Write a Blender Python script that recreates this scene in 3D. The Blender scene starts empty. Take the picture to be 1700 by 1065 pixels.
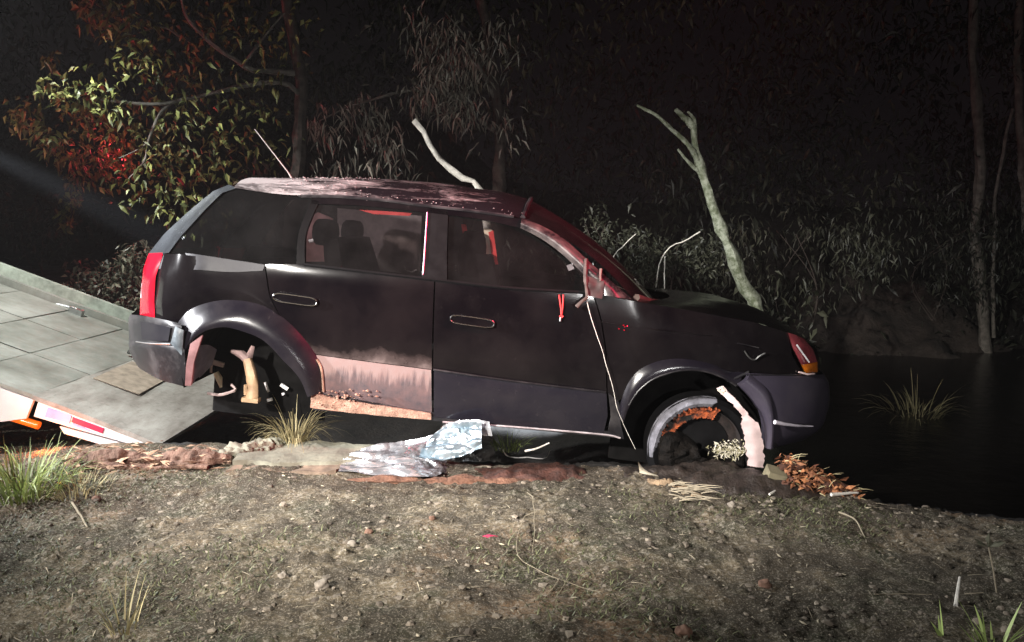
import bpy, bmesh, math, random
from mathutils import Vector, Matrix, noise
R = math.radians
rnd = random.Random(7)
scene = bpy.context.scene
C = scene.collection

# ------------------------------------------------------------------ camera, sky, lamps, exposure
F, CX, CY, CAMZ, PITCH = 1334.0, 850.0, 532.5, 1.38, R(6.7)
cam_d = bpy.data.cameras.new("camera")
cam = bpy.data.objects.new("camera", cam_d); C.objects.link(cam)
cam.location = (0, 0, CAMZ); cam.rotation_euler = (R(90) - PITCH, 0, 0)
cam_d.sensor_width = 36; cam_d.lens = 36 * F / 1700; cam_d.clip_start = .05; cam_d.clip_end = 500
scene.camera = cam

world = bpy.data.worlds.new("World"); scene.world = world; world.use_nodes = True
wn = world.node_tree.nodes; wl = world.node_tree.links
bg = wn["Background"]
sky = wn.new("ShaderNodeTexSky"); sky.sky_type = 'NISHITA'; sky.sun_disc = False
sky.sun_elevation = R(-6); sky.sun_rotation = R(200)
mx = wn.new("ShaderNodeMix"); mx.data_type = 'RGBA'; mx.inputs[0].default_value = .92
wl.new(sky.outputs[0], mx.inputs[6]); mx.inputs[7].default_value = (.115, .09, .10, 1)
wl.new(mx.outputs[2], bg.inputs[0]); bg.inputs[1].default_value = .035

def lamp(name, kind, loc, aim, power, col, size=.05, cone=90, blend=.5):
    d = bpy.data.lights.new(name, kind); d.energy = power; d.color = col; d.shadow_soft_size = size
    if kind == 'SPOT': d.spot_size = R(cone); d.spot_blend = blend
    o = bpy.data.objects.new(name, d); C.objects.link(o); o.location = loc
    o.rotation_euler = (Vector(aim) - Vector(loc)).to_track_quat('-Z', 'Y').to_euler()
    return o
P_BEAM = ((-5.75, 7.55, 2.50), (-2.68, 7.62, .98))
# work lamp of the recovery truck (beyond the left edge), the headlamps of a vehicle behind the camera, the red beacons, some added fills
lamp("floodlight_on_stand", 'SPOT', (-2.9, -.6, 2.6), (.22, 5.42, .32), 5100, (1, .95, .88), .10, 44, 1.0)
lamp("truck_work_lamp", 'SPOT', (-5.0, 3.4, 2.3), (-.2, 5.2, .5), 2800, (.97, .97, 1), .07, 60, 1.0)
lamp("board_fill_spot", 'SPOT', (-4.4, 2.0, 1.5), (-2.75, 5.0, .12), 560, (1, .95, .9), .06, 40, .9)  # extra unseen spot added to brighten the bed's side board
lamp("truck_deck_lamp", 'SPOT', (-4.2, 5.7, 3.7), (-2.6, 5.7, .1), 1000, (.95, 1, .97), .08, 117, .35)
lamp("truck_rear_spot", 'SPOT', P_BEAM[0], P_BEAM[1], 44000, (.80, .90, 1), .05, 9, .9)
lamp("leaf_fill_spot", 'SPOT', (-6.6, 5.0, 1.7), (-5.05, 7.6, 2.5), 420, (1, .95, .75), .06, 21, .9)  # unseen warm spot added to light the leaves at the left edge
lamp("vehicle_headlamp", 'SPOT', (1.6, -3.2, 1.25), (2.0, 9.0, 2.7), 900, (1, .98, .96), .08, 58, 1.0)
lamp("red_beacon_rear", 'SPOT', (-6.6, 5.2, 2.6), (-3.5, 8.0, 2.6), 380, (1, .045, .09), .08, 46, .9)
lamp("red_tree_glow", 'POINT', (-4.2, 8.8, 2.2), (0, 0, 0), 28, (1, .05, .08), .1)  # unseen red point added among the leaves for a red glow
lamp("red_beacon_front", 'SPOT', (2.7, 2.6, 3.6), (-.1, 5.0, 1.50), 1300, (1, .03, .10), .16, 31, .8)
lamp("red_beacon_side", "SPOT", (3.9, 3.0, 2.3), (-.9, 4.8, 1.0), 520, (1, .03, .10), .16, 34, .8)
scene.view_settings.view_transform = 'Standard'; scene.view_settings.look = 'None'
scene.view_settings.exposure = 0; scene.view_settings.gamma = 1
scene.cycles.use_denoising = True; scene.cycles.filter_width = 1.5
scene.cycles.max_bounces = 6; scene.cycles.transparent_max_bounces = 10
scene.cycles.sample_clamp_indirect = 4

# ------------------------------------------------------------------ helpers
def P(px, py, Y):
    """point of the photograph at forward distance Y"""
    dx, dz = (px - CX) / F, -(py - CY) / F
    ca, sa = math.cos(PITCH), math.sin(PITCH)
    t = Y / (ca + sa * dz)
    return Vector((dx * t, Y, CAMZ + (-sa + ca * dz) * t))

def lerp(a, b, t): return a + (b - a) * t
def interp(xs, ys, x):
    if x <= xs[0]: return ys[0]
    for i in range(1, len(xs)):
        if x <= xs[i]:
            return lerp(ys[i-1], ys[i], (x - xs[i-1]) / (xs[i] - xs[i-1]))
    return ys[-1]
def sstep(a, b, x):
    t = max(0, min(1, (x - a) / (b - a))); return t * t * (3 - 2 * t)
def fbm(p, o=4): return noise.fractal(Vector(p), 1.0, 2.0, o)

def resample(pts, n, smooth=False):
    pts = [Vector(p) for p in pts]
    if smooth and len(pts) > 2:
        out = []
        for i in range(len(pts) - 1):
            p0 = pts[max(i-1, 0)]; p1 = pts[i]; p2 = pts[i+1]; p3 = pts[min(i+2, len(pts)-1)]
            for k in range(8):
                t = k / 8
                out.append(.5 * ((2*p1) + (p2-p0)*t + (2*p0-5*p1+4*p2-p3)*t*t + (3*p1-p0-3*p2+p3)*t*t*t))
        out.append(pts[-1]); pts = out
    L = [0]
    for a, b in zip(pts, pts[1:]): L.append(L[-1] + (b - a).length)
    res = []; j = 0
    for k in range(n):
        s = L[-1] * k / (n - 1)
        while j < len(L) - 2 and L[j+1] < s: j += 1
        d = L[j+1] - L[j]
        res.append(pts[j].lerp(pts[j+1], 0 if d < 1e-9 else min(1, (s - L[j]) / d)))
    return res

class MB:
    def __init__(s): s.v = []; s.f = []
    def add(s, vs, fs):
        o = len(s.v); s.v += [tuple(v) for v in vs]; s.f += [tuple(i + o for i in f) for f in fs]
    def grid(s, rows, flip=False, closed=False):
        m = len(rows[0]); vs = [p for r in rows for p in r]; fs = []
        for i in range(len(rows) - 1):
            for j in range(m if closed else m - 1):
                q = (i*m+j, i*m+(j+1) % m, (i+1)*m+(j+1) % m, (i+1)*m+j)
                fs.append(q[::-1] if flip else q)
        s.add(vs, fs)
    def box(s, c, size, rot=None):
        x, y, z = (k / 2 for k in size)
        vs = [Vector((a, b, d)) for d in (-z, z) for b in (-y, y) for a in (-x, x)]
        if rot: vs = [rot @ v for v in vs]
        c = Vector(c); vs = [v + c for v in vs]
        s.add(vs, [(0,2,3,1),(4,5,7,6),(0,1,5,4),(2,6,7,3),(0,4,6,2),(1,3,7,5)])
    def tube(s, path, rad, n=8, rough=0., cap=True):
        path = [Vector(p) for p in path]
        if not isinstance(rad, (list, tuple)): rad = [rad] * len(path)
        rows = []; up = None
        for i, p in enumerate(path):
            t = (path[min(i+1, len(path)-1)] - path[max(i-1, 0)]).normalized()
            if up is None: up = Vector((0, 0, 1)) if abs(t.z) < .9 else Vector((1, 0, 0))
            u = t.cross(up).normalized(); w = u.cross(t).normalized(); up = w
            row = []
            for k in range(n):
                a = 2 * math.pi * k / n
                r = rad[i] * (1 + rough * noise.noise((p.x*9+math.cos(a), p.y*9+math.sin(a), p.z*9)))
                row.append(p + (u * math.cos(a) + w * math.sin(a)) * r)
            rows.append(row)
        o = len(s.v)
        s.grid(rows, closed=True)
        if cap:
            s.f.append(tuple(range(o, o + n))[::-1]); e = o + (len(rows)-1) * n
            s.f.append(tuple(range(e, e + n)))
    def leaf(s, p, d, side, L, W, droop=.2):
        d = d.normalized(); side = (side - d * side.dot(d)).normalized(); nrm = d.cross(side)
        m = p + d * L * .45 - nrm * W * .22
        tip = p + d * L - Vector((0, 0, 1)) * L * droop
        s.add([p, m + side * W * .5, tip, m - side * W * .5, p + d * L * .5 + nrm * W * .1], [(0, 4, 1), (1, 4, 2), (0, 3, 4), (3, 2, 4)])
    def blade(s, p, d, side, L, W, bend, n=4):
        rows = []; q = Vector(p); d = d.normalized(); side = side.normalized()
        for i in range(n + 1):
            w = W * (1 - (i / n) ** 1.6) * .5 + .0004
            rows.append([q - side * w, q + side * w])
            q = q + d * (L / n); d = (d - Vector((0, 0, 1)) * bend / n).normalized()
        s.grid(rows)
    def build(s, name, mat=None, parent=None, smooth=True, sharp=40):
        me = bpy.data.meshes.new(name); me.from_pydata(s.v, [], s.f); me.update()
        if mat: me.materials.append(mat)
        if smooth:
            me.polygons.foreach_set("use_smooth", [True] * len(me.polygons))
            if sharp: me.set_sharp_from_angle(angle=R(sharp))
        o = bpy.data.objects.new(name, me); C.objects.link(o)
        if parent: o.parent = parent
        return o
    def mirror(s):
        o = len(s.v); s.v += [(x, -y, z) for x, y, z in s.v]; s.f += [tuple(i + o for i in f)[::-1] for f in list(s.f)]

def tag(o, label=None, cat=None, group=None, kind=None):
    if label: o["label"] = label
    if cat: o["category"] = cat
    if group: o["group"] = group
    if kind: o["kind"] = kind
    return o
def empty(name, loc, label, cat, group=None, rot=None):
    o = bpy.data.objects.new(name, None); C.objects.link(o); o.location = loc; o.empty_display_size = .2
    if rot: o.rotation_euler = rot
    return tag(o, label, cat, group)
def copy_part(o, parent):
    c = o.copy(); C.objects.link(c); c.parent = parent
    for ch in list(o.children): copy_part(ch, c)
    return c

# ------------------------------------------------------------------ materials
class NT:
    def __init__(s, name):
        s.m = bpy.data.materials.new(name); s.m.use_nodes = True
        s.n = s.m.node_tree.nodes; s.l = s.m.node_tree.links
        s.b = s.n["Principled BSDF"]; s.out = s.n["Material Output"]
        s.geo = None
    def coord(s, scale=(1,1,1), obj=True):
        tc = s.n.new("ShaderNodeTexCoord"); mp = s.n.new("ShaderNodeMapping")
        mp.inputs["Scale"].default_value = scale
        s.l.new(tc.outputs["Object" if obj else "Generated"], mp.inputs[0]); return mp.outputs[0]
    def noise(s, scale, detail=6, rough=.6, vec=None, dist=0):
        t = s.n.new("ShaderNodeTexNoise"); t.inputs["Scale"].default_value = scale
        t.inputs["Detail"].default_value = detail; t.inputs["Roughness"].default_value = rough; t.inputs["Distortion"].default_value = dist
        s.l.new(vec if vec is not None else s.coord(), t.inputs["Vector"]); return t.outputs["Fac"]
    def ramp(s, fac, stops):
        r = s.n.new("ShaderNodeValToRGB"); e = r.color_ramp.elements
        while len(e) > 1: e.remove(e[-1])
        for i, (p, c) in enumerate(stops):
            x = e[0] if i == 0 else e.new(p)
            x.position = p; x.color = (c, c, c, 1) if isinstance(c, (int, float)) else (*c, 1)
        s.l.new(fac, r.inputs[0]); return r.outputs[0]
    def mix(s, fac, a, b, mode='MIX'):
        x = s.n.new("ShaderNodeMix"); x.data_type = 'RGBA'; x.blend_type = mode
        for k, v in ((0, fac), (6, a), (7, b)):
            if hasattr(v, "is_output"): s.l.new(v, x.inputs[k])
            elif k == 0: x.inputs[0].default_value = v
            else: x.inputs[k].default_value = (*v, 1) if len(v) == 3 else v
        return x.outputs[2]
    def math(s, op, a, b=0):
        x = s.n.new("ShaderNodeMath"); x.operation = op
        for k, v in ((0, a), (1, b)):
            if hasattr(v, "is_output"): s.l.new(v, x.inputs[k])
            else: x.inputs[k].default_value = v
        return x.outputs[0]
    def sep(s, vec):
        x = s.n.new("ShaderNodeSeparateXYZ"); s.l.new(vec, x.inputs[0]); return x.outputs
    def set(s, key, v):
        if hasattr(v, "is_output"): s.l.new(v, s.b.inputs[key])
        else: s.b.inputs[key].default_value = (*v, 1) if isinstance(v, tuple) and len(v) == 3 else v
        return s
    def bump(s, h, strength=.5, dist=.01):
        x = s.n.new("ShaderNodeBump"); x.inputs["Strength"].default_value = strength; x.inputs["Distance"].default_value = dist
        s.l.new(h, x.inputs["Height"]); s.l.new(x.outputs[0], s.b.inputs["Normal"]); return s

def simple(name, col, rough=.6, metal=0., var=.35, scale=12, bump=.15, bdist=.004, spec=.5):
    t = NT(name); n = t.noise(scale)
    c = t.ramp(n, [(.3, tuple(k * (1 - var) for k in col)), (.7, tuple(min(1, k * (1 + var)) for k in col))])
    t.set("Base Color", c).set("Roughness", t.ramp(n, [(.3, min(1, rough * 1.15)), (.7, rough * .85)])).set("Metallic", metal).set("Specular IOR Level", spec)
    if bump: t.bump(t.noise(scale * 4), bump, bdist)
    return t.m
def leafmat(name, c1, c2, rough=.5, trans=.25):
    t = NT(name); g = t.n.new("ShaderNodeNewGeometry")
    c = t.ramp(g.outputs["Random Per Island"], [(0, c1), (.75, c2), (1, tuple(k * 1.5 for k in c2))])
    t.set("Base Color", c).set("Roughness", rough)
    tr = t.n.new("ShaderNodeBsdfTranslucent"); t.l.new(c, tr.inputs[0])
    ms = t.n.new("ShaderNodeMixShader"); ms.inputs[0].default_value = trans
    t.l.new(t.b.outputs[0], ms.inputs[1]); t.l.new(tr.outputs[0], ms.inputs[2]); t.l.new(ms.outputs[0], t.out.inputs[0])
    return t.m
M = {}
def paint(name, dust=.12, lo=.42, hi=.75, dustcol=(.20, .17, .16), base=(.006, .005, .007), rough=.22, spec=.34, sc=2.2):
    t = NT(name); v = t.coord()
    n1 = t.noise(sc, 8, .62, v); n2 = t.noise(38, 4, .7, v)
    m = t.math('MULTIPLY', t.ramp(n1, [(lo, .08), (hi, 1)]), dust)
    sp = t.math('MULTIPLY', t.ramp(n2, [(.62, 0), (.74, 1)]), dust * .9)
    m = t.math('ADD', m, sp)
    t.set("Base Color", t.mix(m, base, dustcol)); t.set("Specular IOR Level", spec)
    t.set("Roughness", t.math('ADD', t.math('MULTIPLY', m, .9), rough))
    t.bump(n2, .05, .002)
    return t.m
M['paint'] = paint('black_car_paint', .034, lo=.38, hi=.72, base=(.0022,.0016,.0024), rough=.10, spec=.42)
M['paint_dusty'] = paint('dusty_black_car_paint', .03, base=(.0016,.0013,.0017))
M['roof'] = paint('mud_streaked_roof_paint', .75, .50, .64, (.42, .37, .36), rough=.3, sc=3.0)
t = NT('mud_streaked_roof_paint'); v = t.coord(); na = t.noise(1, 7, .68, t.coord((2.6, 7, 4)), .4); nb_ = t.noise(30, 6, .75, v); x_ = t.sep(v)[0]
lo_ = t.math('ADD', t.math('MULTIPLY', x_, -.17), t.math('ADD', na, t.math('MULTIPLY', nb_, .22)))
mk = t.ramp(lo_, [(.70, 0.01), (.78, .25), (.88, .9)])
t.set("Base Color", t.mix(mk, (.006, .004, .006), (.33, .295, .29))).set("Roughness", t.math('ADD', t.math('MULTIPLY', mk, .6), .22)).bump(t.math('ADD', mk, nb_), .35, .006); M['roof'] = t.m
M['bumper'] = paint('violet_black_bumper_plastic', .10, base=(.034, .029, .043), rough=.28, spec=.45, sc=4)
M['flare'] = paint('glossy_flare_plastic', .05, base=(.006, .005, .008), rough=.20, spec=.5, sc=5)
M['plastic'] = paint('black_cladding_plastic', .05, base=(.0055, .005, .008), rough=.36, spec=.26)
M['cladding'] = paint('glossy_blue_black_cladding', .06, base=(.0085, .0078, .012), rough=.13, spec=.5)
M['plastic_dusty'] = paint('scuffed_dark_plastic', .15, .46, .70, (.28, .25, .25), base=(.006, .0055, .007), rough=.36, sc=5)
M['rubber'] = simple('dark_rubber', (.0022, .002, .0024), .75, spec=.12)
M['underbody'] = simple('underbody_black', (.0016, .0013, .0013), .8, spec=.12)
M['trim'] = simple('grey_brown_interior_trim', (.20, .155, .145), .8, var=.3)
M['seat'] = simple('dark_seat_fabric', (.003, .0026, .003), .85, spec=.12)
M['chrome'] = simple('chrome', (.75, .73, .74), .16, 1, .1)
M['steel'] = simple('scratched_steel', (.5, .5, .5), .35, 1, .2)
M['rust'] = simple('orange_rust', (.55, .115, .03), .9, 0, .75, 30, .9, .012)
t = NT('flaking_orange_rust'); v = t.coord(); n = t.noise(26, 7, .75, v); n2 = t.noise(7, 5, .6, v)
c = t.mix(t.ramp(n, [(.40, 0), (.60, 1)]), (.06, .015, .008), (.60, .13, .035)); c = t.mix(t.ramp(n2, [(.42, 1), (.52, 0)]), c, (.008, .006, .005))
t.set("Base Color", c).set("Roughness", .9).bump(n, .9, .012); M['rust'] = t.m
M['rustdark'] = simple('dark_rust', (.010, .005, .004), .85, 0, .6, 22, .6, .008)
M['tan'] = simple('tan_painted_metal', (.42, .27, .16), .6, 0, .35, 14)
M['pinkplastic'] = simple('pale_torn_plastic', (.55, .42, .41), .55, 0, .18, 9)
M['white'] = simple('white_painted_metal', (.82, .8, .82), .4, 0, .08, 6)
M['cream'] = simple('cream_plastic', (.7, .62, .48), .5, 0, .15)
M['red'] = simple('red_cloth_and_red_light', (.6, .03, .03), .6, 0, .2)  # cloth of the cord, and painted red light inside the car
M['redpaint'] = simple('red_sticker', (.42, .02, .08), .45, 0, .15)
M['bluepaint'] = simple('lavender_sticker', (.42, .38, .68), .45, 0, .15)
M['mudlump'] = simple('dried_mud', (.30, .18, .13), .95, 0, .5, 25, .9, .01)
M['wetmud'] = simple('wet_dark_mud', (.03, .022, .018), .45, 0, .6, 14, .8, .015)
# mud-streaked bare metal of the rear door bottom
t = NT('mud_streaked_metal'); v = t.coord(); n = t.noise(1, 6, .6, t.coord((38, 38, 2.2))); z = t.sep(v)[2]
n2 = t.noise(14, 6, .7, v)
hz = t.math('ADD', z, t.math('MULTIPLY', n, .30))
streak = t.ramp(t.math('ADD', t.math('MULTIPLY', hz, 4.0), -2.26), [(0, 0), (.35, .12), (.62, 1)])
c = t.mix(streak, (.035, .028, .034), (.20, .145, .138))
c = t.mix(t.ramp(n2, [(.35, 0), (.75, .45)]), c, (.20, .10, .085))
t.set("Base Color", c).set("Roughness", .7).bump(n2, .3, .004); M['mudmetal'] = t.m
# lamps
def lens(name, col, rough=.12, em=0):
    t = NT(name); t.set("Base Color", t.ramp(t.noise(16, 4), [(.3, tuple(k * .6 for k in col)), (.7, col)])).set("Roughness", rough).set("Coat Weight", .6)
    if em: t.set("Emission Color", col).set("Emission Strength", em)
    return t.m
M['lensred'] = lens('red_lamp_lens', (.42, .008, .022)); M['lensdusky'] = lens('red_reflection_lens', (.38, .07, .085), .2)
M['lensamber'] = lens('amber_lamp_lens', (.85, .22, .015)); M['lenswhite'] = lens('white_lamp_lens', (.75, .72, .76))
M['amberlit'] = lens('lit_amber_marker', (1, .17, .01), .3, .7)
# glass
def glass(name, tint, fac, dust=.04):
    t = NT(name); tr = t.n.new("ShaderNodeBsdfTransparent"); tr.inputs[0].default_value = (*tint, 1)
    gl = t.n.new("ShaderNodeBsdfGlossy"); gl.inputs["Roughness"].default_value = .08; gl.inputs[0].default_value = (.9, .9, .9, 1)
    lw = t.n.new("ShaderNodeFresnel"); lw.inputs[0].default_value = 1.45
    m1 = t.n.new("ShaderNodeMixShader"); t.l.new(lw.outputs[0], m1.inputs[0]); t.l.new(tr.outputs[0], m1.inputs[1]); t.l.new(gl.outputs[0], m1.inputs[2])
    df = t.n.new("ShaderNodeBsdfDiffuse"); df.inputs[0].default_value = (.25, .24, .24, 1)
    m2 = t.n.new("ShaderNodeMixShader"); t.l.new(t.math('MULTIPLY', t.ramp(t.noise(3.5, 6), [(.35, .3), (.75, 1)]), dust), m2.inputs[0])
    t.l.new(m1.outputs[0], m2.inputs[1]); t.l.new(df.outputs[0], m2.inputs[2]); t.l.new(m2.outputs[0], t.out.inputs[0]); return t.m
M['glass'] = glass('door_window_glass', (.52, .49, .49), 0, .03)
M['glassdark'] = glass('tinted_rear_window_glass', (.26, .25, .26), 0, .03)
M['windshield'] = glass('muddy_windshield_glass', (.12, .10, .10), 0, .06)
# foil
t = NT('silver_rescue_foil'); n = t.noise(9, 5)
t.set("Base Color", t.ramp(n, [(.35, (.74, .77, .83)), (.6, (.92, .92, .95))])).set("Metallic", .84).set("Roughness", .22).set("Coat Weight", .8).set("Coat Roughness", .06); M['foil'] = t.m
t = NT('clear_blue_film'); t.set("Base Color", t.ramp(t.noise(10), [(.35, (.22, .30, .36)), (.65, (.62, .70, .76))])).set("Roughness", .28).set("Metallic", .8); M['film'] = t.m
# ground
t = NT('dry_clayey_soil'); v = t.coord(); a = t.noise(.55, 4, .55, v); b = t.noise(6, 8, .7, v); c_ = t.noise(45, 6, .75, v); d = t.noise(1.5, 6, .65, v)
e_ = t.noise(130, 3, .6, v)
col = t.ramp(b, [(.28, (.055, .043, .026)), (.5, (.135, .105, .067)), (.72, (.205, .165, .112))])
col = t.mix(t.ramp(a, [(.47, 0), (.60, .75)]), col, (.20, .118, .068))
col = t.mix(t.ramp(d, [(.46, 0), (.56, .9)]), col, (.040, .040, .023))
col = t.mix(t.ramp(c_, [(.52, 0), (.60, .8)]), col, (.33, .29, .235))
col = t.mix(t.ramp(t.noise(3.4, 7, .7, v), [(.46, .85), (.56, 0)]), col, (.045, .035, .024))
col = t.mix(t.ramp(e_, [(.55, 0), (.63, .7)]), col, (.30, .26, .21)); col = t.mix(t.ramp(t.noise(70, 4, .7, v), [(.38, .8), (.47, 0)]), col, (.035, .030, .022))
t.set("Base Color", col).set("Roughness", .92).set("Specular IOR Level", .25)
hh = t.math('ADD', t.math('MULTIPLY', b, .5), t.math('MULTIPLY', c_, .5)); t.bump(hh, .9, .02); M['soil'] = t.m
def clod(name, c1, c2):
    t = NT(name); g = t.n.new("ShaderNodeNewGeometry"); c = t.ramp(g.outputs["Random Per Island"], [(0, c1), (.8, c2), (1, tuple(k * 1.6 for k in c2))])
    t.set("Base Color", c).set("Roughness", .9).bump(t.noise(60, 5), .6, .006); return t.m
M['clod'] = clod('soil_clods', (.07, .055, .042), (.17, .14, .108))
M['stone'] = simple('pale_stone', (.19, .16, .13), .85, 0, .35, 20, .6)
M['stonered'] = simple('reddish_clay_lump', (.14, .075, .05), .9, 0, .4, 20, .7)
M['litter'] = clod('dry_leaf_litter', (.07, .05, .03), (.27, .23, .165))
M['bark'] = simple('split_rotten_bark', (.155, .088, .062), .9, 0, .55, 16, .9, .015)
M['slab'] = simple('grey_green_slab', (.20, .19, .145), .85, 0, .3, 9, .6, .01)
M['palebark'] = simple('pale_peeled_wood', (.62, .58, .52), .8, 0, .3, 24, .6)
t = NT('lichen_bark'); n = t.noise(14, 7, .7); n2 = t.noise(60, 4)
t.set("Base Color", t.mix(t.ramp(n, [(.42, 0), (.6, 1)]), (.09, .105, .06), (.30, .32, .25))).set("Roughness", .9).bump(n2, .8, .01); M['lichen'] = t.m
M['darkbark'] = simple('dark_bark', (.045, .034, .028), .9, 0, .5, 14, .8, .01)
M['midbark'] = simple('grey_forest_bark', (.11, .10, .085), .9, 0, .5, 12, .8, .01)
M['twig'] = simple('dry_twig', (.24, .20, .14), .85, 0, .3, 30, .3)
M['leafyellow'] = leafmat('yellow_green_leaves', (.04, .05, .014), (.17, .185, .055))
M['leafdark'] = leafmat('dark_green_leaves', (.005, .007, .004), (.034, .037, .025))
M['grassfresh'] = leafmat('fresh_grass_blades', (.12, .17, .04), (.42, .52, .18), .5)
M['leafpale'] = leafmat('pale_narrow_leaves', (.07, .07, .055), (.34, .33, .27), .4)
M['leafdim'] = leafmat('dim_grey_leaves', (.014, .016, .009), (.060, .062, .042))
M['leafgrey'] = leafmat('grey_green_leaves', (.04, .042, .025), (.16, .155, .11), .45)
M['leafbrown'] = leafmat('brown_dry_leaves', (.10, .03, .012), (.36, .15, .065), .7, .1)
M['grassdry'] = leafmat('straw_grass', (.18, .14, .06), (.42, .36, .2), .6)
M['grassgreen'] = leafmat('green_grass_blades', (.05, .07, .015), (.22, .27, .08), .5)
# deck
t = NT('worn_steel_deck'); v = t.coord(); n = t.noise(2.2, 7, .65, v); n2 = t.noise(1, 6, .6, t.coord((3, 26, 3))); n3 = t.noise(50, 4, .7, v)
col = t.ramp(n, [(.3, (.12, .12, .10)), (.5, (.25, .25, .22)), (.72, (.40, .40, .365))])
col = t.mix(t.ramp(n2, [(.5, 0), (.72, .5)]), col, (.22, .18, .14)); col = t.mix(t.ramp(n3, [(.62, 0), (.72, .5)]), col, (.10, .09, .08))
t.set("Base Color", col).set("Roughness", .55).set("Metallic", .15).bump(n, .15, .01); M['deck'] = t.m
t = NT('grey_deck_tip_plate'); v = t.coord(); n = t.noise(1, 7, .7, t.coord((5, 1.6, 5))); n2 = t.noise(16, 6, .7, v)
t.set("Base Color", t.mix(t.ramp(n2, [(.55, 0), (.72, .6)]), t.ramp(n, [(.32, (.15, .125, .105)), (.5, (.29, .265, .235)), (.7, (.42, .40, .36))]), (.12, .10, .085))).set("Roughness", .6).bump(n2, .3, .008); M['decktip'] = t.m
M['rail'] = simple('greenish_deck_rail', (.30, .32, .27), .6, 0, .4, 9, .3)
t = NT('ditch_water'); t.set("Base Color", (.004, .0035, .003)).set("Roughness", .22).bump(t.noise(5, 5), .5, .03); M['water'] = t.m
M['bank'] = simple('bare_brown_bank', (.026, .019, .015), .95, 0, .5, 3, .9, .05)
M['forest'] = simple('forest_soil', (.03, .025, .018), .95, 0, .5, 3, .8, .05)

# ------------------------------------------------------------------ ground, water, bank
CR_X = [-9, -3, -2, 0, 1, 1.55, 2.5, 3.6, 6, 12]
CR_Y = [5.0, 4.85, 4.78, 4.60, 4.45, 4.28, 3.82, 3.45, 2.9, 1.5]
def gz(x, y):
    cy = interp(CR_X, CR_Y, x)
    base = -.02 - .045 * sstep(.2, 2.2, x) * 2.2 + .02 * math.sin(x * 1.7 + y)
    u = y - cy
    z = base
    if u > 0:
        dep = interp([-9, -2.6, -1.5, 0, 1.2, 2, 12], [.35, .35, .45, .55, .40, .60, .75], x)
        z -= dep * sstep(0, 1.6 if x < 1 else 2.0, u)
    ditch = sstep(9.2, 10.5, y) * (1 - sstep(12.3, 13, y))
    z -= .25 * ditch
    if y > 12.2:
        z += 2.6 * sstep(12.2, 17.5, y)
    z += 1.0 * sstep(7.5, 10.5, y) * (1 - sstep(-2.2, 1.0, x)) + .4 * sstep(8, 11, y) * (1 - sstep(-2.2, 1.0, x))
    z += .05 * fbm((x * .7, y * .7, 0), 3)
    return z
def gfine(x, y):
    z = gz(x, y)
    if y < 6.5:
        k = .016 * fbm((x * 4, y * 4, 3), 4) + .008 * fbm((x * 15, y * 15, 9), 3)
        cr = noise.noise((x * 34, y * 34, 1)); cr2 = noise.noise((x * 19 + 5, y * 19, 4)); pm = .4 + .6 * sstep(-.2, .3, noise.noise((x * 1.6, y * 1.6, 7)))
        z += k + pm * (.026 * max(0, cr) ** 1.2 + .032 * max(0, cr2) ** 1.4)
    else: z += .08 * fbm((x * 1.5, y * 1.5, 5), 3)
    return z
def ground_pt(px, py):
    """where the sight line of a pixel meets the soil"""
    lo, hi = 1.5, 14
    y = 2.0
    while y < 14:
        p = P(px, py, y)
        if p.z < gfine(p.x, p.y): break
        y += .02
    p = P(px, py, y); p.z = gfine(p.x, p.y); return p
mb = MB(); mb2 = MB()
xs = [-26 + i * 2 for i in range(10)] + [-6 + i * .2 for i in range(12)] + [-3.7 + i * .018 for i in range(412)] + [3.8 + i * .2 for i in range(20)] + [8 + i * 2 for i in range(11)]
xs = sorted(set(round(x, 4) for x in xs)); ys = [-6, -3, -1, .5, 1.2] + [1.7 + i * .016 for i in range(195)] + [4.84 + i * .05 for i in range(35)] + [6.6 + i * .25 for i in range(1, 60)] + [22, 24, 26, 28, 31]
gp = [[(x, y, gfine(x, y)) for x in xs] for y in ys]; nx_ = len(xs); near_f = []; far_f = []
for j in range(len(ys) - 1):
    for i in range(nx_ - 1):
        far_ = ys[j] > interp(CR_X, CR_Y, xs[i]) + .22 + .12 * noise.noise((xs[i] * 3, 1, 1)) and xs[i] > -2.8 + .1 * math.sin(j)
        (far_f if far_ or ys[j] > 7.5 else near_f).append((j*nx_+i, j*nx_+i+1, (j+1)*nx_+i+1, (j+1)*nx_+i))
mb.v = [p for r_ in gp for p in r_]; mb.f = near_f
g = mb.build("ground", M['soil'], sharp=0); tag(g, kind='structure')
mb2.v = list(mb.v); mb2.f = far_f; g = mb2.build("ditch_bed", simple('shade_black_soil', (.014, .011, .009), .85, 0, .5, 6, .8, .02), sharp=0); tag(g, kind='structure')  # near-black soil colour paints the shade under and behind the car
mb = MB(); mb.grid([[(x, y, -.60) for x in (-1.2, 3, 8, 14, 30)] for y in (4.2, 6, 9, 12, 15)])
w = mb.build("ditch_water", M['water']); tag(w, kind='structure')

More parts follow.
